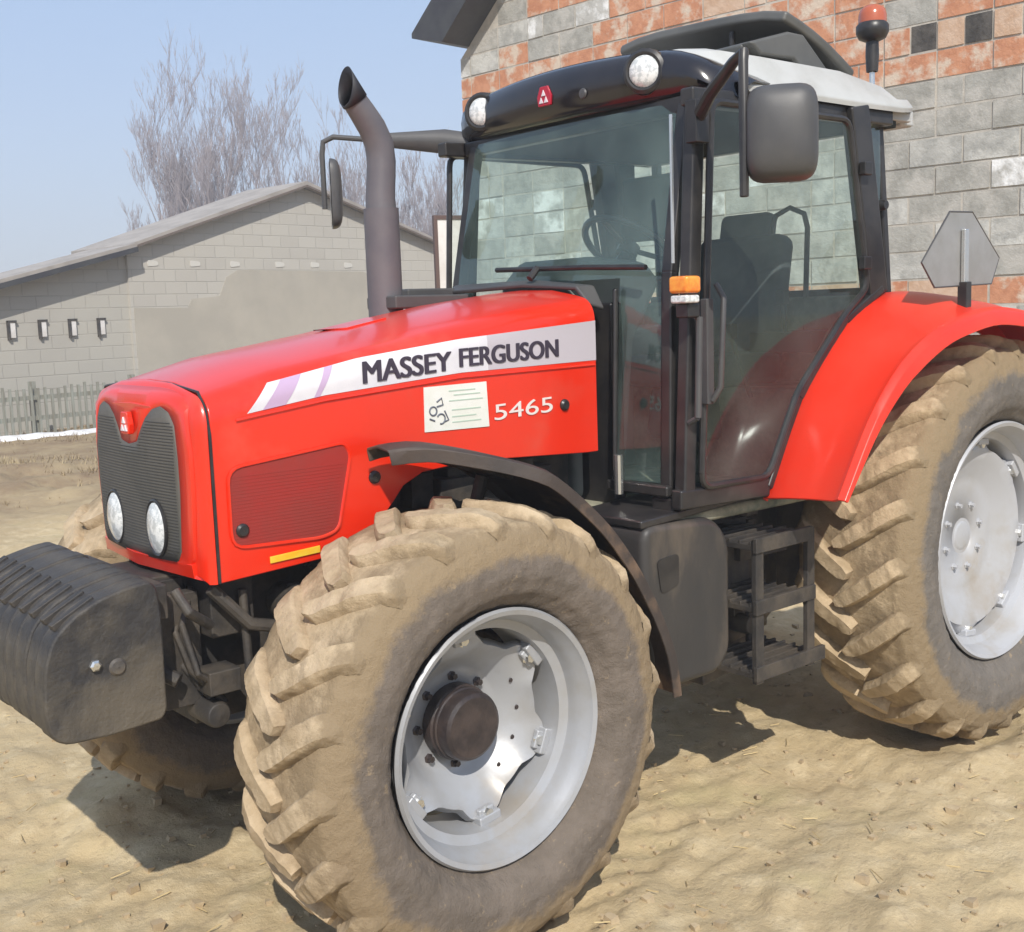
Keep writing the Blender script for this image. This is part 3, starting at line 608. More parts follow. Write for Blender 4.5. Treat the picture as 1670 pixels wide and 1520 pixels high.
def wheel(cx,cy,cz,s,R0,R1,wd,rr,n,dlt,rimm,rear,yrim,rot=0,steer=0,lugw=.05):
    """s=+1 outer side is +Y. local meshes around origin, then placed"""
    loc=Vector((cx,cy,cz))
    def place(mb): 
        for i,v in enumerate(mb.v):
            x,y,z=v; c,sn=math.cos(rot),math.sin(rot); x,z=x*c-z*sn,x*sn+z*c; y=y*s
            c2,s2=math.cos(steer),math.sin(steer); x,y=x*c2-y*s2,x*s2+y*c2
            mb.v[i]=(x+cx,y+cy,z+cz)
        return mb
    yo=yrim # outer flange plane relative to centre
    # disc
    if not rear:
        rD=.308; sc=.264; ins=yo-.150; ctr=[(.10,yo-.250),(.155,yo-.250),(.175,yo-.240),(.205,yo-.210),(.240,yo-.175)]; nl=6
    else:
        rD=.430; sc=.395; ins=yo-.135; ctr=[(.08,yo-.185),(.23,yo-.185),(.27,yo-.178),(.335,yo-.135),(.385,yo-.122)]; nl=8
    n_=96; mb=MB(); secs=[]
    for r,y in ctr: secs.append([(r*math.cos(2*PI*j/n_),y,r*math.sin(2*PI*j/n_)) for j in range(n_)])
    o1=[];o2=[]
    for j in range(n_):
        th=2*PI*j/n_; ph=(th*nl/(2*PI))%1; ph=min(ph,1-ph)*2 # 0 at lug 1 between
        k=1-(min(1,max(0,(ph-.22)/.5)))**1.0*1; k=k*k*(3-2*k); r=lerp(sc,rD,k)
        o1.append(((r-.012)*math.cos(th),ins+.0,(r-.012)*math.sin(th))); o2.append((r*math.cos(th),ins-.022,r*math.sin(th)))
    secs+=[o1,o2]; mb.loft(secs,close=True)
    W_=build(place(mb),'wheel',rimm,T,solid=0,smooth=40,origin=loc)
    x=W_.modifiers.new('s','SOLIDIFY'); x.thickness=.010; x.offset=0
    # rim barrel
    ri=rr; bw=yo+.5*0
    b=MB(); wi=yo*2
    prof=[(ri-.004,yo-.006),(ri+.004,yo+.002),(ri+.010,yo-.004),(ri+.008,yo-.014)]
    prof=[(ri+.006,yo-.018),(ri+.011,yo-.004),(ri+.006,yo+.003),(ri-.006,yo-.002),(ri-.012,yo-.018),(ri-.022,yo-.034),(ri-.030,yo-.060),(ri-.034,yo-.085),(ri-.062,yo-.098),(ri-.066,yo-.13),(ri-.066,yo-wi+.13),(ri-.062,yo-wi+.10),(ri-.034,yo-wi+.085),(ri-.022,yo-wi+.034),(ri-.006,yo-wi+.002),(ri+.008,yo-wi-.002)]
    b.lathe(prof,(0,0,0),96); rim=build(place(b),'rim',rimm,W_,smooth=35,origin=loc)
    x=rim.modifiers.new('s','SOLIDIFY'); x.thickness=.006; x.offset=0
    # lug brackets with bolts
    for j in range(nl):
        th=2*PI*j/nl; br=MB(); rm=(rD+ri-.066)/2
        mm=Matrix.Rotation(-th,3,'Y')
        br.box(mm@Vector((rD-.005,ins+.006,0)),(.075,.020,.060),rot=mm); br.box(mm@Vector((ri-.080,ins+.006,0)),(.03,.05,.085),rot=mm)
        lb=build(place(br),'rim_bracket',rimm,W_,bevel=.006,origin=None)
        bo=MB(); c=mm@Vector((rD-.025,0,0)); bo.lathe([(.001,.028),(.016,.028),(.017,.012),(.024,.010)],(c.x,ins,c.z),6); build(place(bo),'bracket_bolt',M['chrome'],lb,smooth=0)
    # hub
    hb=MB(); 
    if not rear: hb.lathe([(.001,yo-.138),(.092,yo-.138),(.103,yo-.145),(.108,yo-.155),(.108,yo-.185),(.113,yo-.188),(.113,yo-.20),(.118,yo-.205),(.118,yo-.255)],(0,0,0),40)
    else: hb.lathe([(.001,yo-.176),(.05,yo-.176),(.06,yo-.178),(.064,yo-.181),(.084,yo-.182),(.087,yo-.19)],(0,0,0),40)
    hub=build(place(hb),'hub',M['hub'] if not rear else rimm,W_,smooth=30,bevel=0,origin=None)
    nb=8; rb=.140 if not rear else .145
    for j in range(nb):
        th=2*PI*(j+.5)/nb; q=MB().lathe([(.001,.022),(.010,.022),(.0105,.006),(.016,.004),(.016,0)],(rb*math.cos(th),ctr[0][1]+.004,rb*math.sin(th)),6)
        build(place(q),'wheel_nut',M['hub'] if not rear else rimm,W_,smooth=0)
    if not rear:
        for th in (2.3,2.75,3.2,3.65): 
            q=MB().lathe([(.001,.004),(.006,.004),(.008,0)],(.215*math.cos(th),yo-.19,.215*math.sin(th)),8); build(place(q),'rim_hole',M['hub'],W_)
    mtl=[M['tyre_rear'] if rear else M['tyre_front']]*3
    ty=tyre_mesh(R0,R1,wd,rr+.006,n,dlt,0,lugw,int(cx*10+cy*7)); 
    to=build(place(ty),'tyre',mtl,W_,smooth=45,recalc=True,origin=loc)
    sub=to.modifiers.new('d','SUBSURF'); sub.subdivision_type='SIMPLE'; sub.levels=sub.render_levels=2
    tx=bpy.data.textures.get('mud') or bpy.data.textures.new('mud','CLOUDS'); tx.noise_scale=.045; tx.noise_depth=5
    dm=to.modifiers.new('m','DISPLACE'); dm.texture=tx; dm.strength=.011; dm.mid_level=.5; dm.texture_coords='LOCAL'
    return W_
for s in (1,-1):
    wheel(0,s*.785,.835,s,.832,.876,.55,.500,23,.235,M['silver_rear'],True,.215,rot=.1,lugw=.066)
    wheel(2.655 if s>0 else 2.72,.655 if s>0 else -.90,.630 if s>0 else .690,s,.655,.691,.50,.378,20,.265,M['silver'],False,.193,rot=R(23) if s>0 else .3,steer=R(1.0),lugw=.068)
# ------------------------------------------------------------------ fenders
def curve_pts(pts,n):
    p=np.array(pts,float); d=np.r_[0,np.cumsum(np.linalg.norm(np.diff(p,axis=0),axis=1))]; t=np.linspace(0,d[-1],n)
    return np.stack([np.interp(t,d,p[:,i]) for i in range(p.shape[1])],1)
def smooth(p,k=2):
    p=p.copy()
    for _ in range(k): p[1:-1]=(p[:-2]+2*p[1:-1]+p[2:])/4
    return p
for s in (1,-1):
    inn=smooth(curve_pts([(1.285,1.158),(1.095,1.51),(.80,1.80),(.56,1.905),(.30,1.905),(.0,1.88),(-.35,1.80),(-.62,1.62),(-.8,1.38)],40),3)
    outr=smooth(curve_pts([(1.315,1.192),(1.13,1.46),(.93,1.645),(.66,1.765),(.30,1.825),(.0,1.80),(-.35,1.71),(-.62,1.53),(-.8,1.32)],40),3)
    mb=MB(); secs=[]
    for i in range(40):
        a=inn[i];b=outr[i]; q=[]
        t_=outr[min(i+1,39)]-outr[max(i-1,0)]; t_/=np.linalg.norm(t_); pass
        nv=np.array([-t_[1],t_[0]]); nv=nv if nv@(np.array([0,.83])-b)>0 else -nv
        for t,dz in ((0,-.02-.08*min(1,i/8)),(0,0),(.03,.006),(.3,.012),(.6,.010),(.86,0),(.93,.010),(1.0,.0),(1.012,-.008),(1.02,-.012-.045*min(1,i/10))):
            q.append((lerp(a[0],b[0],min(t,1))-nv[0]*dz,s*(.735+.375*t),lerp(a[1],b[1],min(t,1))-nv[1]*dz))
        secs.append(q)
    mb.loft(secs); build(mb,'rear_fender',M['red_fender'],T,solid=.012,bevel=.003,smooth=50)
# inner wheel-arch walls
for s in (1,-1):
    pts=[(1.27,1.16),(1.08,1.50),(.80,1.79),(.56,1.89),(.30,1.89),(0,1.86),(-.2,1.7),(-.1,1.1),(.5,1.05)]
    build(MB().prism(pts,'Y',s*.70,s*.732),'wheel_arch_wall',mat('arch_trim',(.27,.29,.215),.95,spec=.1,col2=(.20,.21,.16),scale=5),T)
    # front fenders
    c=np.array([2.655,.63]); secs=[]; N=34; R_=.845
    for i in range(N+1):
        th=lerp(R(77),R(-14),i/N); rad=R_+.02*math.sin(i/N*PI)
        q=[]
        for y,dr in ((.53,-.05),(.535,0),(.56,.008),(.75,.016),(.93,.008),(.958,0),(.962,-.045)):
            yy=y
            if i<5: 
                yy=lerp(lerp(.56,.60,(y-.53)/.43),y,(i/5)**.7)
            q.append((c[0]-0.0-(rad+dr)*math.cos(PI-th)*-1*-1,s*yy,c[1]+(rad+dr)*math.sin(th)))
        secs.append([(c[0]-(rad_)*1,0,0) for rad_ in ()] or q)
    # direct rebuild with clean formula: angle measured from rearwards horizontal
    secs=[]
    path=smooth(curve_pts([(2.83,1.480),(2.76,1.50),(2.65,1.470),(2.53,1.440),(2.42,1.395),(2.31,1.31),(2.185,1.20),(2.06,1.045),(1.965,.885),(1.89,.72),(1.87,.57)],36),3)
    for i,(px,pz) in enumerate(path):
        t=i/35; w0,w1=.44,.85
        if t<.28:
            k=(t/.28)**.8; w0=lerp(.46,.46,k); w1=lerp(.58,.85,k)
        nx,nz=px-2.655,pz-.63; l=math.hypot(nx,nz); nx/=l; nz/=l
        q=[(px+nx*d_,s*lerp(w0,w1,u),pz+nz*d_) for u,d_ in ((0,-.035),(.005,0),(.06,.008),(.5,.018),(.94,.008),(.995,0),(1.0,-.04))]
        secs.append(q)
    ff=build(MB().loft(secs),'front_fender',M['underfender'],T,solid=.008,bevel=.002,smooth=50)
    # bracket
    build(MB().tube([(2.60,s*.46,.85),(2.45,s*.47,1.20),(2.42,s*.50,1.36)],.022,10).box((2.45,s*.52,1.385),(.18,.14,.02),rot=(0,R(-20),0)).tube([(2.60,s*.46,.9),(2.35,s*.47,1.08),(2.20,s*.49,1.14)],.018,10),'fender_bracket',M['dark'],ff)
# ------------------------------------------------------------------ cab
cf=MB()
def bar(a,b,w,d,mb=cf,mi=0,up=None):
    a=Vector(a);b=Vector(b);t=(b-a).normalized(); u=Vector(up or (0,1,0)); v=t.cross(u).normalized(); u=v.cross(t).normalized()
    vs=[]
    for p in (a,b):
        for i,j in ((-1,-1),(1,-1),(1,1),(-1,1)): vs.append(p+v*(i*w/2)+u*(j*d/2))
    mb.add(vs,[(3,2,1,0),(4,5,6,7),(0,1,5,4),(1,2,6,5),(2,3,7,6),(3,0,4,7)],mi)
for s in (1,-.915):
    bar((1.705,s*.655,1.24),(1.655,s*.63,2.00),.045,.05); bar((1.655,s*.63,1.99),(1.54,s*.615,2.59),.045,.05)       # windscreen post
    bar((1.715 if s>0 else 1.60,s*.735,1.20),(1.60 if s>0 else 1.50,s*.705,2.60),.06,.05)     # door front post
    bar((.575,s*.745,1.90),(.70,s*.735,2.62),.12,.055)       # rear post
    bar((.36,s*.66,1.90),(.40,s*.64,2.60),.04,.04)       # tail post
    bar((1.76,s*.735,1.215),(1.28,s*.745,1.205),.07,.05)     # sill
    bar((1.285,s*.755,1.20),(1.10,s*.755,1.525),.035,.04); bar((1.10,s*.755,1.52),(.80,s*.755,1.81),.035,.04); bar((.80,s*.755,1.80),(.55,s*.755,1.92),.035,.04)
    bar((1.66,s*.72,2.575),(.42,s*.70,2.60),.06,.06)          # top rail
    bar((1.75,s*.40,1.24),(1.75,s*.70,1.24),.035,.04,up=(0,0,1)) # lower front rail
    bar((1.745,s*.425,1.24),(1.72,s*.425,1.95),.02,.018)
bar((1.54,-.62,2.575),(1.54,.62,2.575),.05,.06,up=(0,0,1)); bar((.40,-.66,2.59),(.40,.66,2.59),.05,.05,up=(0,0,1)); bar((.36,-.66,1.90),(.36,.66,1.90),.05,.06,up=(0,0,1))
frame=build(cf,'cab_frame',M['black'],T,bevel=.010)
def flat(poly,axis,a):
    f=a if callable(a) else (lambda u,v:a); return MB().add([{'Y':(u,f(u,v),v),'X':(f(u,v),u,v)}[axis] for u,v in poly],[tuple(range(len(poly)))])
def pane(name,mb,parent=T,m=None): return build(mb,name,m or M['glass'],parent,smooth=0)
# windscreen (one pane bending down beside the hood)
ws=MB(); ws.prism([(-.63,2.0),(-.425,2.0),(-.425,1.26),(-.65,1.26)],'X',1.742,1.747)
def wx(y,z): return (lerp(1.715,1.665,(z-1.25)/.75) if z<2 else lerp(1.665,1.55,(z-2)/.58))+.05*(1-(y/.65)**2)
def wgrid(y0,y1,z0,z1,n=8):
    return [[(wx(y,z),y*(1-.03*(z-1.25)/1.33),z) for z in np.linspace(z0,z1,6)] for y in np.linspace(y0,y1,n)]
ws=MB(); ws.loft(wgrid(-.60,.645,1.985,2.585,14)); ws.loft(wgrid(.43,.645,1.26,1.985,4)); ws.loft(wgrid(-.60,-.43,1.26,1.985,4)); 
pane('windscreen',ws)
for s in (1,-.915):
    door=MB(); dp=[(1.66,1.25),(1.285,1.245),(1.11,1.545),(.80,1.83),(.655,1.925),(.785,2.56),(1.585,2.56)]
    # door frame ring
    outer=rpoly(dp,.05); ctr=np.mean(np.array(outer),0)
    for i in range(len(outer)):
        pass
    ring=MB().tube([(x,s*.765,z) for x,z in outer]+[(outer[0][0],s*.765,outer[0][1])],.013,8,cap=False)
    dr=build(ring,'door',M['black'],T)
    pane('door_glass',flat(outer,'Y',s*.765),dr,M['glass_door'])
    hd=MB(); hd.box((1.645,s*.785,1.72),(.035,.03,.36)); hd.tube([(1.615,s*.80,1.95),(1.61,s*.83,1.90),(1.63,s*.83,1.60),(1.64,s*.80,1.55)],.011,8)
    build(hd,'door_handle',M['charcoal'],dr,bevel=.006)
    for z in (2.38,2.02): build(MB().box((.70,s*.785,z),(.05,.03,.05)),'hinge',M['black'],dr,bevel=.005)
    q=[(.64,1.93),(.39,1.93),(.42,2.57),(.74,2.57)]
    pane('quarter_window',flat(rpoly(q,.03),'Y',lambda u,v:s*(.66+.25*(u-.39))),T,M['glass_door'])
    build(MB().lathe([(.001,.03),(.018,.03),(.022,.02),(.022,0)],(.42,s*.67,2.26),12),'window_knob',M['black'],T)
pane('rear_window',flat([(-.60,1.93),(.60,1.93),(.60,2.56),(-.60,2.56)],'X',.37),T,M['glass_door'])
# indicator on front left post
for s in (1,-1):
    il=MB().box((1.755,s*.785,1.948),(.075,.085,.058)); io=build(il,'indicator',M['amber'],T,bevel=.012)
    build(MB().box((1.755,s*.785,1.900),(.068,.075,.028)),'clear_lens',M['lens'],io,bevel=.008); build(MB().box((1.73,s*.775,1.862),(.06,.06,.05)),'lamp_base',M['black'],io,bevel=.008)
    build(MB().tube([(1.785,s*.762,2.50),(1.785,s*.762,2.02)],.006,8),'handrail',M['chrome'],T) if s>0 else None
    build(MB().tube([(1.70,s*.80,1.84),(1.715,s*.80,1.50)],.012,10).tube([(1.70,s*.80,1.83),(1.70,s*.76,1.86)],.010,8).tube([(1.715,s*.80,1.50),(1.715,s*.76,1.48)],.010,8),'grab_rail',M['charcoal'],T)
# roof
def roof_sec(x,w,z0,z1,cr):
    h=[(w,z0),(w+.004,z0+.02),(w-.02,z0+.055),(w-.09,z1-.02),(w-.16,z1),(w*.4,z1+cr*.8),(0,z1+cr)]
    return [(x,y,z) for y,z in h]+[(x,-y*.92,z) for y,z in h[-2::-1]]
rf=MB(); rf.loft([roof_sec(1.56,.60,2.640,2.775,.0),roof_sec(1.48,.69,2.625,2.785,.01),roof_sec(1.40,.745,2.615,2.785,.015),roof_sec(1.2,.755,2.615,2.785,.02),roof_sec(.7,.755,2.615,2.785,.02),roof_sec(.40,.75,2.62,2.755,.02),roof_sec(.27,.72,2.635,2.72,.0),roof_sec(.20,.66,2.645,2.67,.0)],cap=True)
rf.prism([(1.46,.66),(.24,.70),(.24,-.66),(1.46,-.62)],'Z',2.60,2.64)
roof=build(rf,'roof',M['roof'],T,bevel=.006)
build(MB().prism([(1.50,.68),(.34,.69),(.34,-.69),(1.50,-.68)],'Z',2.572,2.60),'headliner',M['interior_dark'],T)
# visor
def visor():
    mb=MB(); secs=[]
    for y in np.linspace(-.70,.765,31):
        k=abs(y)/.755; xf=1.65-.13*k**2-.09*max(0,(k-.85)/.15)**2; zt_=2.798-.035*k**2-.105*max(0,(k-.62)/.38)**2.2*(1 if y>0 else .25); zb_=2.600+.004*k
        secs.append([(xf-.16,y*.985,zt_+.002),(xf-.06,y,zt_),(xf-.012,y,zt_-.025),(xf,y,zt_-.07),(xf-.004,y,zb_+.035),(xf-.03,y,zb_),(xf-.12,y,zb_-.005)])
    mb.loft(secs)
    # side returns
    for s in (-1,):
        a=[p for p in (secs[-1] if s>0 else secs[0])]; b=[(min(p[0],1.50)-.10,p[1]*(1.0),lerp(p[2],2.66,.6)) for p in a]; mb.loft([a,b])
    v=build(mb,'roof_visor',M['visor'],T,smooth=60,solid=.006)
    for y in (.46,-.45):
        k=abs(y)/.755; xf=1.65-.13*k*k; xa=xf-.018; l=MB(); 
        l.lathe([(.001,.020),(.03,.018),(.048,.012),(.056,.004),(.056,-.03)],(xa,y,2.705),28,axis='X'); 
        hs=MB().lathe([(.055,-.03),(.058,.008),(.066,.010),(.078,.002),(.082,-.03)],(xa,y,2.705),28,axis='X')
        for q in (l,hs):
            mm=Matrix.Rotation(R(24),3,'Z'); c0=Vector((xa-.01,y,2.705)); q.v=[tuple(c0+Vector((.020,.012 if y>0 else .0,0))+mm@(Vector(p)-c0)) for p in q.v]
        wl=build(l,'work_light',M['lens'],v)
        build(hs,'lamp_housing',M['black'],wl)
    # badge
    bx=1.652; b=MB(); b.prism([(-.034,2.655),(.034,2.655),(.040,2.69),(.022,2.728),(-.022,2.728),(-.040,2.69)],'X',bx-.01,bx+.004); bo=build(b,'badge',mat('badge_red',(.40,.01,.03),.3),v,bevel=.003)
    w=MB()
    for cy,cz in ((-.014,2.676),(.014,2.676),(0,2.702)): w.prism([(cy-.011,cz-.010),(cy+.011,cz-.010),(cy,cz+.012)],'X',bx+.003,bx+.007)
    build(w,'badge_mark',M['white'],bo)
    build(MB().lathe([(.001,.008),(.016,.006),(.02,0)],(1.640,.20,2.67),16,axis='X'),'washer_cap',M['charcoal'],v)
visor()
# raised grey roof hatch
def hatch():
    # open lid: transverse front edge high, falling to the rear
    A=[(.90,.57,2.965),(.92,-.30,3.02)]; B=[(.50,.585,2.815),(.50,-.30,2.83)]
    mb=MB()
    def lid(off):
        rows=[]
        for u in np.linspace(0,1,9):
            k=u
            a=Vector((.93,lerp(.59,-.30,k),lerp(3.01,3.05,k))); b=Vector((.50,lerp(.61,-.30,k),lerp(2.825,2.87,k)))
            row=[]
            for v in np.linspace(0,1,6): row.append(a.lerp(b,v)+Vector((0,0,off+.02*math.sin(v*PI)-.03*(abs(u-.5)*2)**4)))
            rows.append(row)
        return rows
    mb.loft(lid(0)); o=build(mb,'roof_hatch',M['hatchgrey'],T,solid=.045,bevel=.015,smooth=45)
    # side cheek of the hatch well down to the roof edge
    ch=MB(); ch.prism([(1.165,2.835),(.93,2.90),(.84,2.90),(.56,2.70),(.72,2.675),(.90,2.80),(1.10,2.795)],'Y',.545,.60)
    ch.prism([(1.15,2.79),(1.165,2.835),(.93,2.90),(.90,2.84)],'Y',.10,.56)
    build(ch,'hatch_frame',M['hatchgrey'],o,bevel=.012)
    st=MB().tube([(.90,.30,2.78),(.90,.30,2.96)],.012,8); build(st,'hatch_strut',M['black'],o)
hatch()
# beacon
bc=MB().tube([(.18,.36,2.66),(.02,.34,2.72),(-.06,.32,2.78),(-.06,.32,2.93)],.013,8)
bco=build(bc,'beacon_arm',M['chrome'],T)
b2=MB().lathe([(.022,2.90),(.026,2.90),(.030,2.97),(.028,3.03),(.06,3.045),(.072,3.07),(.072,3.10),(.060,3.115)],(-.06,.32,0),24,axis='Z'); bb=build(b2,'beacon',M['black'],T,smooth=40)
build(MB().lathe([(.062,3.11),(.062,3.145),(.055,3.17),(.035,3.187),(.001,3.193)],(-.06,.32,0),24,axis='Z'),'beacon_lens',M['beacon'],bb,smooth=60)
# rear work lamp on roof corner
build(MB().box((.22,.60,2.625),(.10,.14,.07)),'rear_roof_lamp',M['roof'],T,bevel=.012)
# left mirror
ma=MB(); ma.tube([(1.63,.74,2.50),(1.70,.86,2.56),(1.78,1.02,2.62),(1.83,1.10,2.63),(1.84,1.105,2.60),(1.84,1.105,2.20)],[.024,.022,.018,.016,.015,.014],10); ma.box((1.635,.745,2.49),(.07,.05,.14)); ma.tube([(1.83,1.1,2.28),(1.76,1.13,2.28)],.016,8); ma.tube([(1.83,1.1,2.42),(1.76,1.13,2.42)],.016,8)
mao=build(ma,'mirror_arm',M['black'],T,bevel=.004)
def mirror_shell(cx,cy,cz,yaw,w,h,d,parent_arm):
    mb=MB(); secs=[]; mm=Matrix.Rotation(yaw,3,'Z')
    for k,(sc,dx) in enumerate(((1.0,0),(1.0,.02),(.985,.045),(.955,.065),(.90,.082),(.80,.095),(.65,.104),(.45,.109),(.25,.112),(.02,.113))):
        q=[]
        for j in range(32):
            th=2*PI*j/32; c,s_=math.cos(th),math.sin(th); e=lerp(1.0,.42,min(1,sc*1.05))
            y=math.copysign(abs(c)**e,c)*w/2*sc; z=math.copysign(abs(s_)**e,s_)*h/2*sc - (.01*dx)
            q.append(Vector((cx,cy,cz))+mm@Vector((dx*d,y,z)))
        secs.append(q)
    mb.loft(secs,close=True,cap=True); o=build(mb,'mirror_housing',M['charcoal'],T,smooth=60)
    g=MB(); g.add([Vector((cx,cy,cz))+mm@Vector((-.003,math.copysign(abs(math.cos(2*PI*j/32))**.42,math.cos(2*PI*j/32))*w*.45,math.copysign(abs(math.sin(2*PI*j/32))**.42,math.sin(2*PI*j/32))*h*.46)) for j in range(32)],[tuple(range(32))])
    build(g,'mirror_glass',M['mirrorglass'],o,recalc=False)
mirror_shell(1.735,1.165,2.385,R(38),.218,.288,1.0,mao)
# right mirror (edge on)
ma=MB(); ma.tube([(1.50,-.64,2.60),(1.58,-.74,2.625),(1.80,-.95,2.645)],[.036,.036,.018],10,flat=1.5); ma.tube([(1.80,-.95,2.645),(1.92,-1.10,2.67),(1.955,-1.13,2.65),(1.96,-1.135,2.60),(1.96,-1.135,2.36)],.012,10)
build(ma,'mirror_arm',M['charcoal'],T)
mirror_shell(1.935,-1.12,2.425,R(150),.20,.30,.45,None)
# ------------------------------------------------------------------ cab interior
fl=MB(); fl.box((1.2,0,1.13),(1.10,1.42,.05)); fl.box((.62,0,1.32),(.5,1.38,.42)); fl.box((.40,0,1.7),(.06,1.34,.40)); build(MB().box((1.66,0,1.5),(.06,.74,.80)),'firewall',M['black'],T,bevel=.01); build(fl,'cab_floor',mat('dusty_floor',(.32,.31,.23),.95,spec=.1,col2=(.13,.14,.11),scale=6),T,bevel=.02)
co=MB(); co.prism([(1.72,1.15),(1.45,1.15),(1.38,1.75),(1.22,1.98),(1.30,2.06),(1.62,2.08),(1.72,1.98)],'Y',-.24,.20); build(co,'dashboard',M['interior'],T,bevel=.04,seg=3)
co=MB(); co.prism([(1.15,1.15),(.55,1.15),(.50,1.72),(.60,1.80),(1.05,1.74),(1.18,1.62)],'Y',-.66,-.32); build(co,'side_console',M['interior'],T,bevel=.03,seg=3)
co=MB(); co.box((.62,.52,1.72),(.55,.30,.08)); co.tube([(.8,.48,1.70),(.82,.48,1.88)],.012,8); co.box((.82,.48,1.90),(.04,.04,.06)); co.tube([(.95,.42,1.5),(1.05,.40,1.75)],.01,8); co.box((1.05,.40,1.77),(.04,.04,.06)); build(co,'armrest_console',M['interior_dark'],T,bevel=.012)
stc=MB(); stc.tube([(1.42,-.02,1.88),(1.20,-.02,2.10)],.028,12)
sw=build(stc,'steering_column',M['black'],T)
rg=MB(); cc=Vector((1.19,-.02,2.12)); dd=Vector((-.62,0,.78)).normalized(); e1=Vector((0,1,0)); e2=dd.cross(e1)
rg.tube([cc+(e1*math.cos(2*PI*k/32)+e2*math.sin(2*PI*k/32))*.20 for k in range(33)],.015,8,cap=False)
for k in range(3): rg.tube([cc,cc+(e1*math.cos(2*PI*k/3+.5)+e2*math.sin(2*PI*k/3+.5))*.20],.012,6)
rg.tube([cc-dd*.03,cc+dd*.02],.045,14); build(rg,'steering_wheel',M['black'],T)
se=MB(); se.box((.78,.02,1.60),(.50,.50,.14)); se.box((.80,.02,1.42),(.36,.36,.24),taper=.9); 
seo=build(se,'seat',M['seat'],T,bevel=.04,seg=3)
bk=MB(); bk.box((.52,.02,1.90),(.13,.48,.56),rot=(0,R(-10),0)); build(bk,'backrest',M['seat'],seo,bevel=.05,seg=3)
build(MB().box((.46,.02,2.20),(.09,.28,.16),rot=(0,R(-10),0)),'headrest',M['seat'],seo,bevel=.035,seg=3)
build(MB().tube([(.42,.30,1.75),(.40,.30,2.20),(.41,.29,2.26),(.43,.23,2.29),(.45,.17,2.26),(.47,.16,2.2),(.50,.16,1.75)],.012,8),'seat_rail',M['iron'],seo)
build(MB().box((.56,-.68,2.25),(.17,.06,.72)).box((.52,-.50,2.35),(.10,.34,.30)),'cab_rear_pillar_trim',M['interior_dark'],T,bevel=.02)
# ------------------------------------------------------------------ fuel tank, steps
tk=MB(); tk.prism(rpoly([(1.93,1.15),(1.56,1.13),(1.475,1.04),(1.475,.62),(1.54,.55),(1.80,.55),(1.88,.62),(1.93,.80)],.06),'Y',.38,.74); tank=build(tk,'fuel_tank',mat('tank_plastic',(.036,.034,.033),.5,col2=(.060,.053,.046),scale=3,lo=.40,hi=.7,bump=.12,bscale=60,col3=(.16,.125,.09),s3=3.2,lo3=.52,hi3=.78,stretch=(1,1,.45)),T,bevel=.03,seg=3)
build(MB().lathe([(.001,1.135),(.045,1.135),(.05,1.125),(.05,1.08)],(1.52,.60,0),20,axis='Z'),'filler_cap',M['black'],tank)
build(MB().prism(rpoly([(1.87,1.02),(1.76,1.03),(1.76,.92),(1.85,.90)],.02),'Y',.735,.744),'tank_recess',M['black'],tank)
tp=MB(); tp.box((1.62,.56,1.165),(.62,.34,.03),rot=(0,R(3),0)); tp.box((1.50,.66,1.19),(.5,.10,.05)); build(tp,'cab_mount',M['black'],T,bevel=.008)
st=MB()
for z,x0,x1 in ((1.00,1.42,1.10),(.77,1.42,1.08),(.52,1.42,1.02)):
    st.box(((x0+x1)/2,.66,z),(x0-x1,.30,.022)); st.box(((x0+x1)/2,.81,z+.01),(x0-x1+.02,.018,.055))
    for k in range(6): st.box(((x0+x1)/2,.54+k*.048,z+.016),(x0-x1,.010,.014))
for x in (1.40,1.09): st.box((x,.80,.76),(.045,.022,.54)); st.box((x,.52,.76),(.045,.02,.54))
build(st,'cab_steps',M['dark'],T,bevel=.003)
ms=MB(); ms.box((1.22,.44,.88),(.22,.18,.20)); ms.tube([(1.38,.46,.86),(1.38,.46,.60)],.06,14); ms.tube([(1.16,.44,1.04),(1.16,.60,1.08),(1.3,.66,1.10)],.016,8); ms.tube([(1.42,.5,1.08),(1.1,.5,1.02),(.95,.45,.9)],.02,8); ms.tube([(1.3,.34,.7),(1.0,.36,.66)],.03,10); ms.box((1.05,.42,.68),(.16,.10,.14)); ms.box((1.20,.36,.70),(.42,.14,.62)); ms.box((1.05,.50,.93),(.30,.12,.10)); ms.lathe([(.001,.56),(.05,.555),(.055,.54),(.055,.40)],(1.30,0,.82),18); ms.lathe([(.001,.54),(.035,.535),(.04,.52),(.04,.40)],(1.10,0,.60),14)
for k in range(4): ms.tube([(1.42,.47+.02*k,.98-.03*k),(1.25,.52,.92-.05*k),(1.0,.46,.80-.06*k),(.9,.36,.74)],.011,7)
ms.box((1.25,.50,.47),(.34,.10,.05),rot=(0,R(6),0)); ms.tube([(1.0,.4,.5),(1.4,.42,.44)],.035,12)
build(ms,'battery_box',M['iron'],T,bevel=.008)
build(MB().tube([(1.80,.50,1.36),(1.80,.50,1.22)],.016,10),'gas_strut',M['chrome'],T)
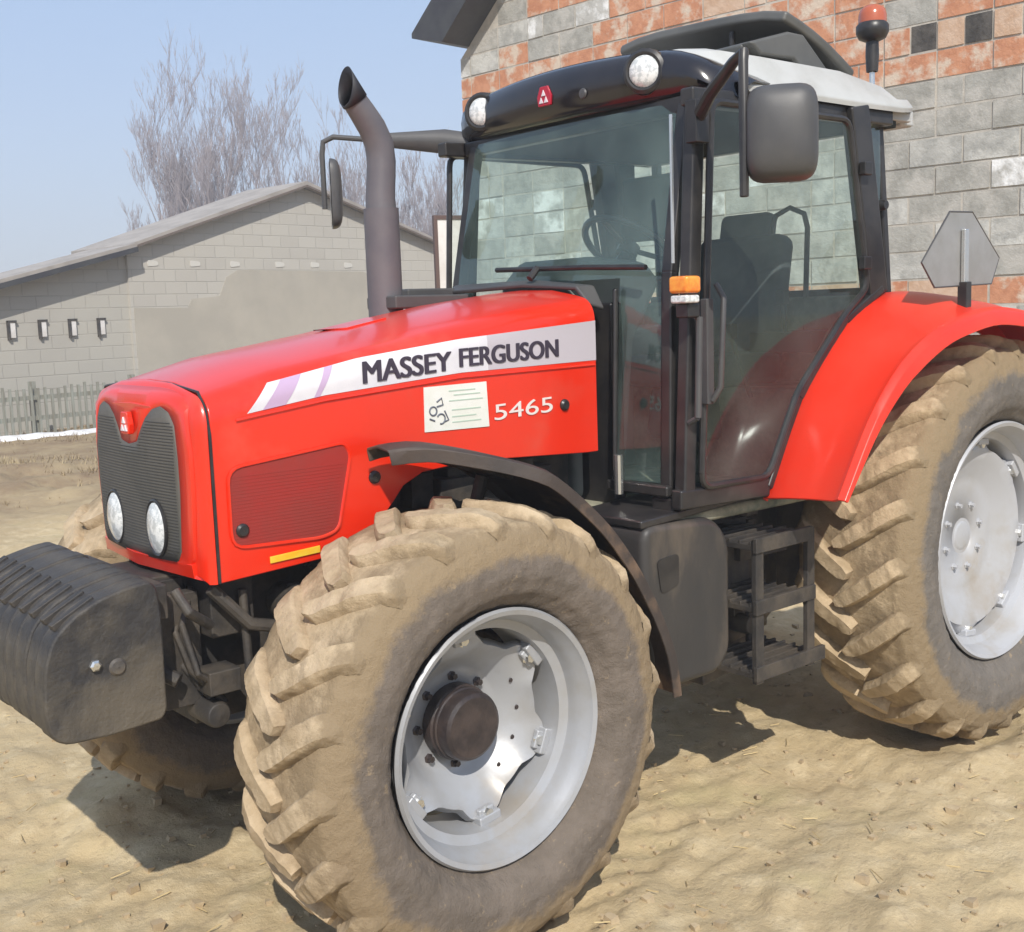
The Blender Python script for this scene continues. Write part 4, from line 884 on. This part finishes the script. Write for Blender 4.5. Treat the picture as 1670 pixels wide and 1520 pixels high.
# slow-vehicle triangle plate (seen from behind) on the left fender
tr=MB(); cx_,cz_=.355,2.03; pl=[(.425,2.206),(.255,2.211),(.035,2.035),(.115,1.915),(.545,1.912),(.640,2.006)]
yt=1.0
tr=MB().prism([(.455,2.205),(.285,2.208),(.065,2.030),(.125,1.925),(.560,1.915),(.655,2.010)],'Y',yt-.004,yt); tro=build(tr,'slow_vehicle_plate',mat('plate_grey',(.33,.33,.33),.5,metal=.3,col2=(.28,.28,.27),scale=5),T,bevel=.0015)
build(MB().tube([(p[0],yt-.002,p[1]) for p in [(.455,2.205),(.285,2.208),(.065,2.030),(.125,1.925),(.560,1.915),(.655,2.010),(.455,2.205)]],.004,6,cap=False),'plate_rim',M['charcoal'],tro)
build(MB().box((.36,yt+.012,2.03),(.034,.018,.22)),'plate_post',M['chrome'],tro,bevel=.004); build(MB().box((.36,yt+.012,1.88),(.04,.04,.11)),'plate_socket',M['black'],tro,bevel=.004)
# ------------------------------------------------------------------ block house behind
def blockwall():
    a=R(-85); u=Vector((math.cos(a),math.sin(a),0)); nrm=Vector((-u.y,u.x,0));  # along wall
    P0=Vector((-5.0897,-2.0073,0)); toCam=Vector((4.7,3.4,0))-P0
    if nrm.dot(toCam)<0: nrm=-nrm
    L0,L1=-3.0,6.42
    root=empty('brick_house',tuple(P0),'unplastered gabled house of red hollow bricks and grey blocks behind the tractor cab','house')
    rs=random.Random(5); mb=MB(); H=.25
    def roofz(s): return 5.15+(6.42-s)*.85
    nrow=36
    for r in range(nrow):
        z0=.06+r*H; z1=z0+H-.022
        off=(r%2)*.25; s=L0-off
        while s<L1-.02:
            ln=.5 if rs.random()<.86 else .25
            vent=4.06<z0+H/2<4.32 and -1.6<s<.35
            if vent: ln=.25
            a0=max(s+.010+rs.uniform(-.004,.004),L0); a1=min(s+ln-.010,L1); s+=ln
            if a1-a0<.05: continue
            zc=(z0+z1)/2
            if z1>roofz((a0+a1)/2)-.1: continue
            q=rs.random()
            if zc<3.80:
                if abs(zc-1.935)<.1: mi=0 if q<.75 else 2
                elif zc>3.3: mi=1 if q<.85 else 3
                elif zc>2.75: mi=(1 if q<.4 else (3 if q<.65 else 4))
                elif zc>2.2: mi=(1 if q<.45 else (3 if q<.85 else 4))
                else: mi=(1 if q<.5 else 3)
            elif zc<4.06: mi=0 if q<.96 else 2
            elif zc<4.32: mi=(5 if a0<.2 and q<.8 else (0 if q<.86 else 2))
            elif zc<4.85: mi=0 if q<.95 else (2 if q<.96 else 1)
            elif zc<5.4: mi=((1 if q<.35 else (3 if q<.6 else (4 if q<.8 else 0))) if a0>4.0 else (0 if q<.8 else 2))
            else: mi=0 if q<.6 else (1 if q<.8 else 3)
            if a0>4.8 and zc>4.0 and a0+.3<L1 and q<.0: mi=1
            if vent: mi=5 if int(round(a0/.25))%2 else 2
            d=.007+rs.uniform(-.005,.006) 
            vs=[]
            for dep in (-.10,d):
                for (ss,zz) in ((a0,z0),(a1,z0),(a1,z1),(a0,z1)):
                    vs.append(P0+u*ss+nrm*dep+Vector((0,0,zz+rs.uniform(-.003,.003))))
            mb.add(vs,[(4,5,6,7),(0,1,5,4),(1,2,6,5),(2,3,7,6),(3,0,4,7)],mi)
    def bm(n,c,c2,c3=None,**k): return mat(n,c,.9,col2=c2,scale=7,detail=10,bump=.35,bscale=30,col3=c3,s3=k.get('s3',3.2),lo3=.48,hi3=.60,lo=.40,hi=.60,bdist=.03)
    mats=[bm('hollow_brick',(.56,.265,.15),(.46,.20,.11),(.60,.49,.39),s3=4.5),bm('grey_block',(.38,.37,.335),(.30,.29,.26),(.45,.43,.39)),bm('pale_brick',(.58,.42,.31),(.50,.33,.22)),bm('light_block',(.46,.45,.415),(.34,.335,.31),(.55,.54,.50)),bm('limed_block',(.40,.39,.36),(.50,.49,.46),(.80,.80,.79)),bm('dark_block',(.045,.040,.036),(.10,.09,.08))]
    wall=build(mb,'wall',mats,root,smooth=0,bevel=0,recalc=False)
    # mortar core (gable end) and the house body
    core=MB(); g=[(L0,0),(L1-.012,0),(L1-.012,5.05)]; 
    zr=roofz(L0); g.append((L0,zr-.1)); vs=[]
    for dep in (0.0,-9.0):
        for s_,z in g: vs.append(P0+u*s_+nrm*dep+Vector((0,0,z)))
    core.add(vs,[(0,1,2,3),(7,6,5,4),(0,4,5,1),(1,5,6,2),(2,6,7,3),(3,7,4,0)])
    build(core,'mortar',mat('mortar',(.50,.46,.40),.95,col2=(.40,.37,.32),scale=6,bump=.6,bscale=30),root,smooth=0)
    rfm=MB(); vs=[]
    e=L1+.40
    for dep in (.45,-9.4):
        for s_,z_ in ((e,5.30),(L1-.15,5.16),(L0-.2,roofz(L0-.2)+.0),(L0-.2,roofz(L0-.2)+.32),(e,5.36)):
            vs.append(P0+u*s_+nrm*dep+Vector((0,0,z_)))
    rfm.add(vs,[(0,1,2,3,4),(9,8,7,6,5)]+[(i,i+5,(i+1)%5+5,(i+1)%5) for i in range(5)])
    build(rfm,'roof',M['roofmetal'],root,smooth=0)
blockwall()
# ------------------------------------------------------------------ shed on the left
def shed():
    a=R(-171); u=Vector((math.cos(a),math.sin(a),0)); n=Vector((-u.y,u.x,0)); P0=Vector((-2.5,-19.0,0))
    if n.dot(Vector((4.7,3.4,0))-P0)<0: n=-n
    root=empty('long_shed',tuple(P0),'low grey block shed with a shallow gable roof behind the tractor hood','shed')
    def pr(mb,poly,d0,d1,mi=0):
        k=len(poly); vs=[P0+u*s+n*d0+Vector((0,0,z)) for s,z in poly]+[P0+u*s+n*d1+Vector((0,0,z)) for s,z in poly]
        mb.add(vs,[tuple(range(k)),tuple(range(2*k-1,k-1,-1))]+[(i,i+k,(i+1)%k+k,(i+1)%k) for i in range(k)],mi)
    # wall material: block courses in the wall plane
    def wallmat(name,c1,c2,mort,patch):
        m,t,p=nm(name); N=t.nodes.new; L=t.links.new; g=N('ShaderNodeNewGeometry'); 
        dx=N('ShaderNodeVectorMath'); dx.operation='DOT_PRODUCT'; L(g.outputs['Position'],dx.inputs[0]); dx.inputs[1].default_value=tuple(u)
        sp=N('ShaderNodeSeparateXYZ'); L(g.outputs['Position'],sp.inputs[0]); cb=N('ShaderNodeCombineXYZ'); L(dx.outputs['Value'],cb.inputs[0]); L(sp.outputs[2],cb.inputs[1])
        b=N('ShaderNodeTexBrick'); b.inputs['Scale'].default_value=1; b.inputs['Brick Width'].default_value=.5; b.inputs['Row Height'].default_value=.25; b.inputs['Mortar Size'].default_value=.012; b.inputs['Mortar Smooth'].default_value=.4
        b.inputs['Color1'].default_value=(*c1,1); b.inputs['Color2'].default_value=(*c2,1); b.inputs['Mortar'].default_value=(*mort,1); L(cb.outputs[0],b.inputs['Vector'])
        ns=N('ShaderNodeTexNoise'); ns.inputs['Scale'].default_value=.8; ns.inputs['Detail'].default_value=7; L(g.outputs['Position'],ns.inputs['Vector'])
        mr=N('ShaderNodeMapRange'); mr.inputs[1].default_value=.42; mr.inputs[2].default_value=.62; L(ns.outputs[0],mr.inputs[0])
        x=N('ShaderNodeMix'); x.data_type='RGBA'; L(mr.outputs[0],x.inputs[0]); L(b.outputs[0],x.inputs[6]); x.inputs[7].default_value=(*patch,1); 
        k=N('ShaderNodeMath'); k.operation='MULTIPLY'; k.inputs[1].default_value=.6; L(mr.outputs[0],k.inputs[0]); L(k.outputs[0],x.inputs[0])
        L(x.outputs[2],p.inputs['Base Color']); p.inputs['Roughness'].default_value=.95
        bp=N('ShaderNodeBump'); bp.inputs['Strength'].default_value=.5; bp.inputs['Distance'].default_value=.02; L(b.outputs[1],bp.inputs['Height']); bp.invert=True; L(bp.outputs[0],p.inputs['Normal']); return m
    wm=wallmat('shed_block',(.46,.435,.385),(.42,.395,.35),(.38,.36,.315),(.46,.435,.38)); wm2=wallmat('shed_block_grey',(.42,.40,.35),(.38,.36,.32),(.345,.325,.285),(.42,.40,.35))
    mb=MB(); pr(mb,[(1.98,-.3),(13.0,-.3),(13.0,3.00),(11.0,3.58),(6.46,4.86),(1.98,3.38)],0,-1.7); build(mb,'wall',wm,root,smooth=0)
    mb=MB(); pr(mb,[(-6,-.3),(1.98,-.3),(1.98,3.36),(-6,1.35)],-.06,-1.1); build(mb,'side_wing_wall',wm2,root,smooth=0)
    mb=MB(); pr(mb,[(1.90,3.40),(6.46,4.88),(13.2,2.97),(13.2,3.03),(6.46,4.97),(1.90,3.47)],.22,-2.0); build(mb,'roof',M['roofsheet'],root,smooth=0)
    mb=MB(); pr(mb,[(-6.2,1.36),(2.05,3.43),(2.05,3.50),(-6.2,1.43)],.30,-1.3); pr(mb,[(-6.2,1.26),(2.05,3.33),(2.05,3.428),(-6.2,1.358)],.33,-1.2,1); build(mb,'wing_roof',[M['roofsheet'],M['roofmetal']],root,smooth=0)
    mb=MB(); pr(mb,[(1.90,3.365),(6.46,4.84),(13.2,2.93),(13.2,2.975),(6.46,4.885),(1.90,3.41)],.245,.215); build(mb,'barge_board',mat('barge_dark',(.13,.10,.08),.8),root,smooth=0)
    for k in range(4):
        s=-.45+k*.60; mb=MB(); pr(mb,[(s-.06,1.74),(s+.04,1.74),(s+.04,2.02),(s-.06,2.02)],-.058,.0); w=build(mb,'vent_slit',M['boardwhite'],root,smooth=0)
        mb=MB(); pr(mb,[(s-.10,1.70),(s-.06,1.70),(s-.06,2.05),(s-.10,2.05)],-.058,.01); pr(mb,[(s-.10,2.02),(s+.07,2.02),(s+.07,2.06),(s-.10,2.06)],-.058,.012); build(mb,'slit_reveal',M['dark'],w,smooth=0)
    for k in range(7):
        s=2.55+k*1.0+(.2 if k>2 else 0); mb=MB(); pr(mb,rpoly([(s-.13,3.06),(s+.12,3.08),(s+.11,3.17),(s-.12,3.19)],.04),0,.012); build(mb,'lime_patch',mat('lime_%d'%k,(.56,.54,.49),.9),root,smooth=0)
    mb=MB(); pr(mb,[(2.05,-.2),(8.9,-.2),(9.0,2.7),(8.2,2.98),(4.6,3.0),(4.3,2.85),(4.1,2.45),(3.4,2.40),(3.3,2.22),(2.05,2.24)],0,.010); build(mb,'plaster_patch',mat('plaster',(.42,.385,.32),.9,col2=(.37,.34,.285),scale=.7,bump=.3,bscale=8),root,smooth=0)
    # weathered low fence in front
    f=empty('plank_fence',tuple(P0+n*.8),'low weathered grey-green plank fence standing in front of the shed','fence')
    pl=MB()
    for k in range(46):
        s=-2.6+k*.13; h=.84+random.uniform(-.06,.05); pr(pl,[(s,-.05),(s+.050,-.05),(s+.050,h),(s,h)],.80,.825)
    build(pl,'planks',M['wood'],f,smooth=0)
    rl=MB(); pr(rl,[(-2.7,.25),(3.5,.25),(3.5,.33),(-2.7,.33)],.76,.80); pr(rl,[(-2.7,.62),(3.5,.62),(3.5,.70),(-2.7,.70)],.76,.80); build(rl,'rail',M['wood'],f,smooth=0)
    for k in range(4): q=MB(); s=-2.6+k*2.0; pr(q,[(s,-.2),(s+.1,-.2),(s+.1,.95),(s,.95)],.66,.76); build(q,'post',M['wood'],f,smooth=0)
    # snow strip
    sn=MB(); rs=random.Random(4); rows=[]
    for k in range(60):
        s=-5+k*.14; w=.05+.10*abs(math.sin(k*.5))+rs.uniform(0,.08)+(.14 if 40<k<50 else 0); hh=.00+.05*w+rs.uniform(0,.03)+(.09 if 41<k<47 else 0)
        c=P0+u*s+n*(1.25+.25*math.sin(k*.21)); rows.append([c+n*(-w*1.6)+Vector((0,0,-.10)),c+n*(-w)+Vector((0,0,hh*.9)),c+Vector((0,0,hh+.04)),c+n*w+Vector((0,0,hh*.7)),c+n*(w*1.6)+Vector((0,0,-.10))])
    sn.loft(rows); o=build(sn,'snow_strip',M['snow'],smooth=70); o['kind']='stuff'; tag(o,'thin strip of melting snow along the foot of the fence','snow')
shed()
# white gate leaf beside the house
gr=empty('gate_leaf',(-4.6,-8.7,0),'tall white gate leaf in a brown frame, standing left of the brick house','gate')
def gleaf():
    a=Vector((-4.95,-8.60,0)); b=Vector((-4.28,-8.80,0)); u=(b-a).normalized(); L=(b-a).length; n=Vector((-u.y,u.x,0))
    def bx(s0,s1,z0,z1,d0,d1): 
        m=MB(); vs=[a+u*s+n*d+Vector((0,0,z)) for d in (d0,d1) for s,z in ((s0,z0),(s1,z0),(s1,z1),(s0,z1))]
        return m.add(vs,[(0,1,2,3),(7,6,5,4),(0,4,5,1),(1,5,6,2),(2,6,7,3),(3,7,4,0)])
    build(bx(.04,L-.04,.1,3.10,-.015,.015),'panel',M['boardwhite'],gr,smooth=0)
    m=bx(0,.05,0,3.15,-.03,.03); 
    for q in (bx(L-.05,L,0,3.15,-.03,.03),bx(.05,L-.05,3.10,3.15,-.03,.03),bx(.05,L-.05,.05,.10,-.03,.03)): m.add(q.v,q.f)
    build(m,'frame',M['brownframe'],gr,smooth=0)
gleaf()
# ------------------------------------------------------------------ bare trees
def tree(loc,h,spread,seed,label,mt,stems=5,group='bare trees behind the shed',lean=.35,dens=1.0):
    rs=random.Random(seed); root=empty('bare_tree',loc,label,'tree',group); tr=MB(); cr=MB(); base=Vector(loc)
    def branch(mb,p,d,l,r,lev):
        n=4 if lev<2 else 3; pts=[p]; q=p.copy(); dd=d.copy(); rr=[r]
        for i in range(n):
            dd=(dd+Vector((rs.uniform(-.12,.12),rs.uniform(-.12,.12),.10 if lev>0 else .03))).normalized(); q=q+dd*(l/n); pts.append(q.copy()); rr.append(r*(1-.62*(i+1)/n))
        mb.tube(pts,rr,5 if lev<2 else 3,cap=False)
        if lev>=5 or r<.006: return
        k={0:7,1:5.5,2:4.5,3:3.5,4:2}[lev]*dens
        k=int(k+rs.random())
        for i in range(k):
            t=rs.uniform(.25,1); idx=min(n-1,int(t*n)); pp=pts[idx].lerp(pts[idx+1],t*n-idx) if idx<n else pts[-1]
            az=rs.uniform(0,2*PI); side=Vector((math.cos(az),math.sin(az),0)); nd=(dd*.95+side*rs.uniform(.28,.58)+Vector((0,0,.28))).normalized()
            branch(cr,pp,nd,l*rs.uniform(.38,.60),max(.0065,r*(1-.6*t)*.5),lev+1)
    for s in range(stems):
        az=2*PI*s/stems+rs.uniform(-.4,.4); k=rs.uniform(.3,1)*lean
        d=Vector((math.cos(az)*k,math.sin(az)*k,1)).normalized(); branch(tr,base+Vector((math.cos(az)*.25,math.sin(az)*.25,-.2)),d,h*rs.uniform(.62,.8),h*.0085,0)
    build(tr,'trunk',mt,root,smooth=60,recalc=False); build(cr,'crown',mt,root,smooth=60,recalc=False)
tree((-15.7,-39.4,0),8.9,4,3,'tall bare many-stemmed tree rising above the left slope of the shed roof',M['bark2'],stems=9,lean=.26,dens=1.05)
tree((-14.4,-40.2,0),4.9,3,8,'lower bare tree at the left edge of the tall many-stemmed one',M['bark2'],stems=4,lean=.25)
tree((-19.8,-36.9,0),7.9,4,5,'bare tree standing behind the bent exhaust pipe',M['bark2'],stems=5,lean=.24,dens=1.0)
tree((-23.5,-35.5,0),6.6,4,13,'bare tree between the exhaust pipe and the cab',M['bark2'],stems=6,lean=.35,dens=1.05)
tree((-22.0,-38.5,0),6.0,4,21,'small dense bare tree beyond the right end of the shed roof',M['bark2'],stems=6,lean=.4,dens=1.0)

# ------------------------------------------------------------------ hazy air
def haze():
    m=bpy.data.materials.new('haze_air'); m.use_nodes=True; t=m.node_tree; t.nodes.clear(); o=t.nodes.new('ShaderNodeOutputMaterial'); v=t.nodes.new('ShaderNodeVolumePrincipled')
    v.inputs['Color'].default_value=(.86,.89,.95,1); v.inputs['Density'].default_value=.0045; v.inputs['Anisotropy'].default_value=.0; t.links.new(v.outputs[0],o.inputs['Volume'])
    b=MB().box((3.4,.9,6.6),(302,302,17)); h=build(b,'haze',m,smooth=0); h['kind']='stuff'; tag(h,'thin pale haze in the air over the yard','haze')
haze()
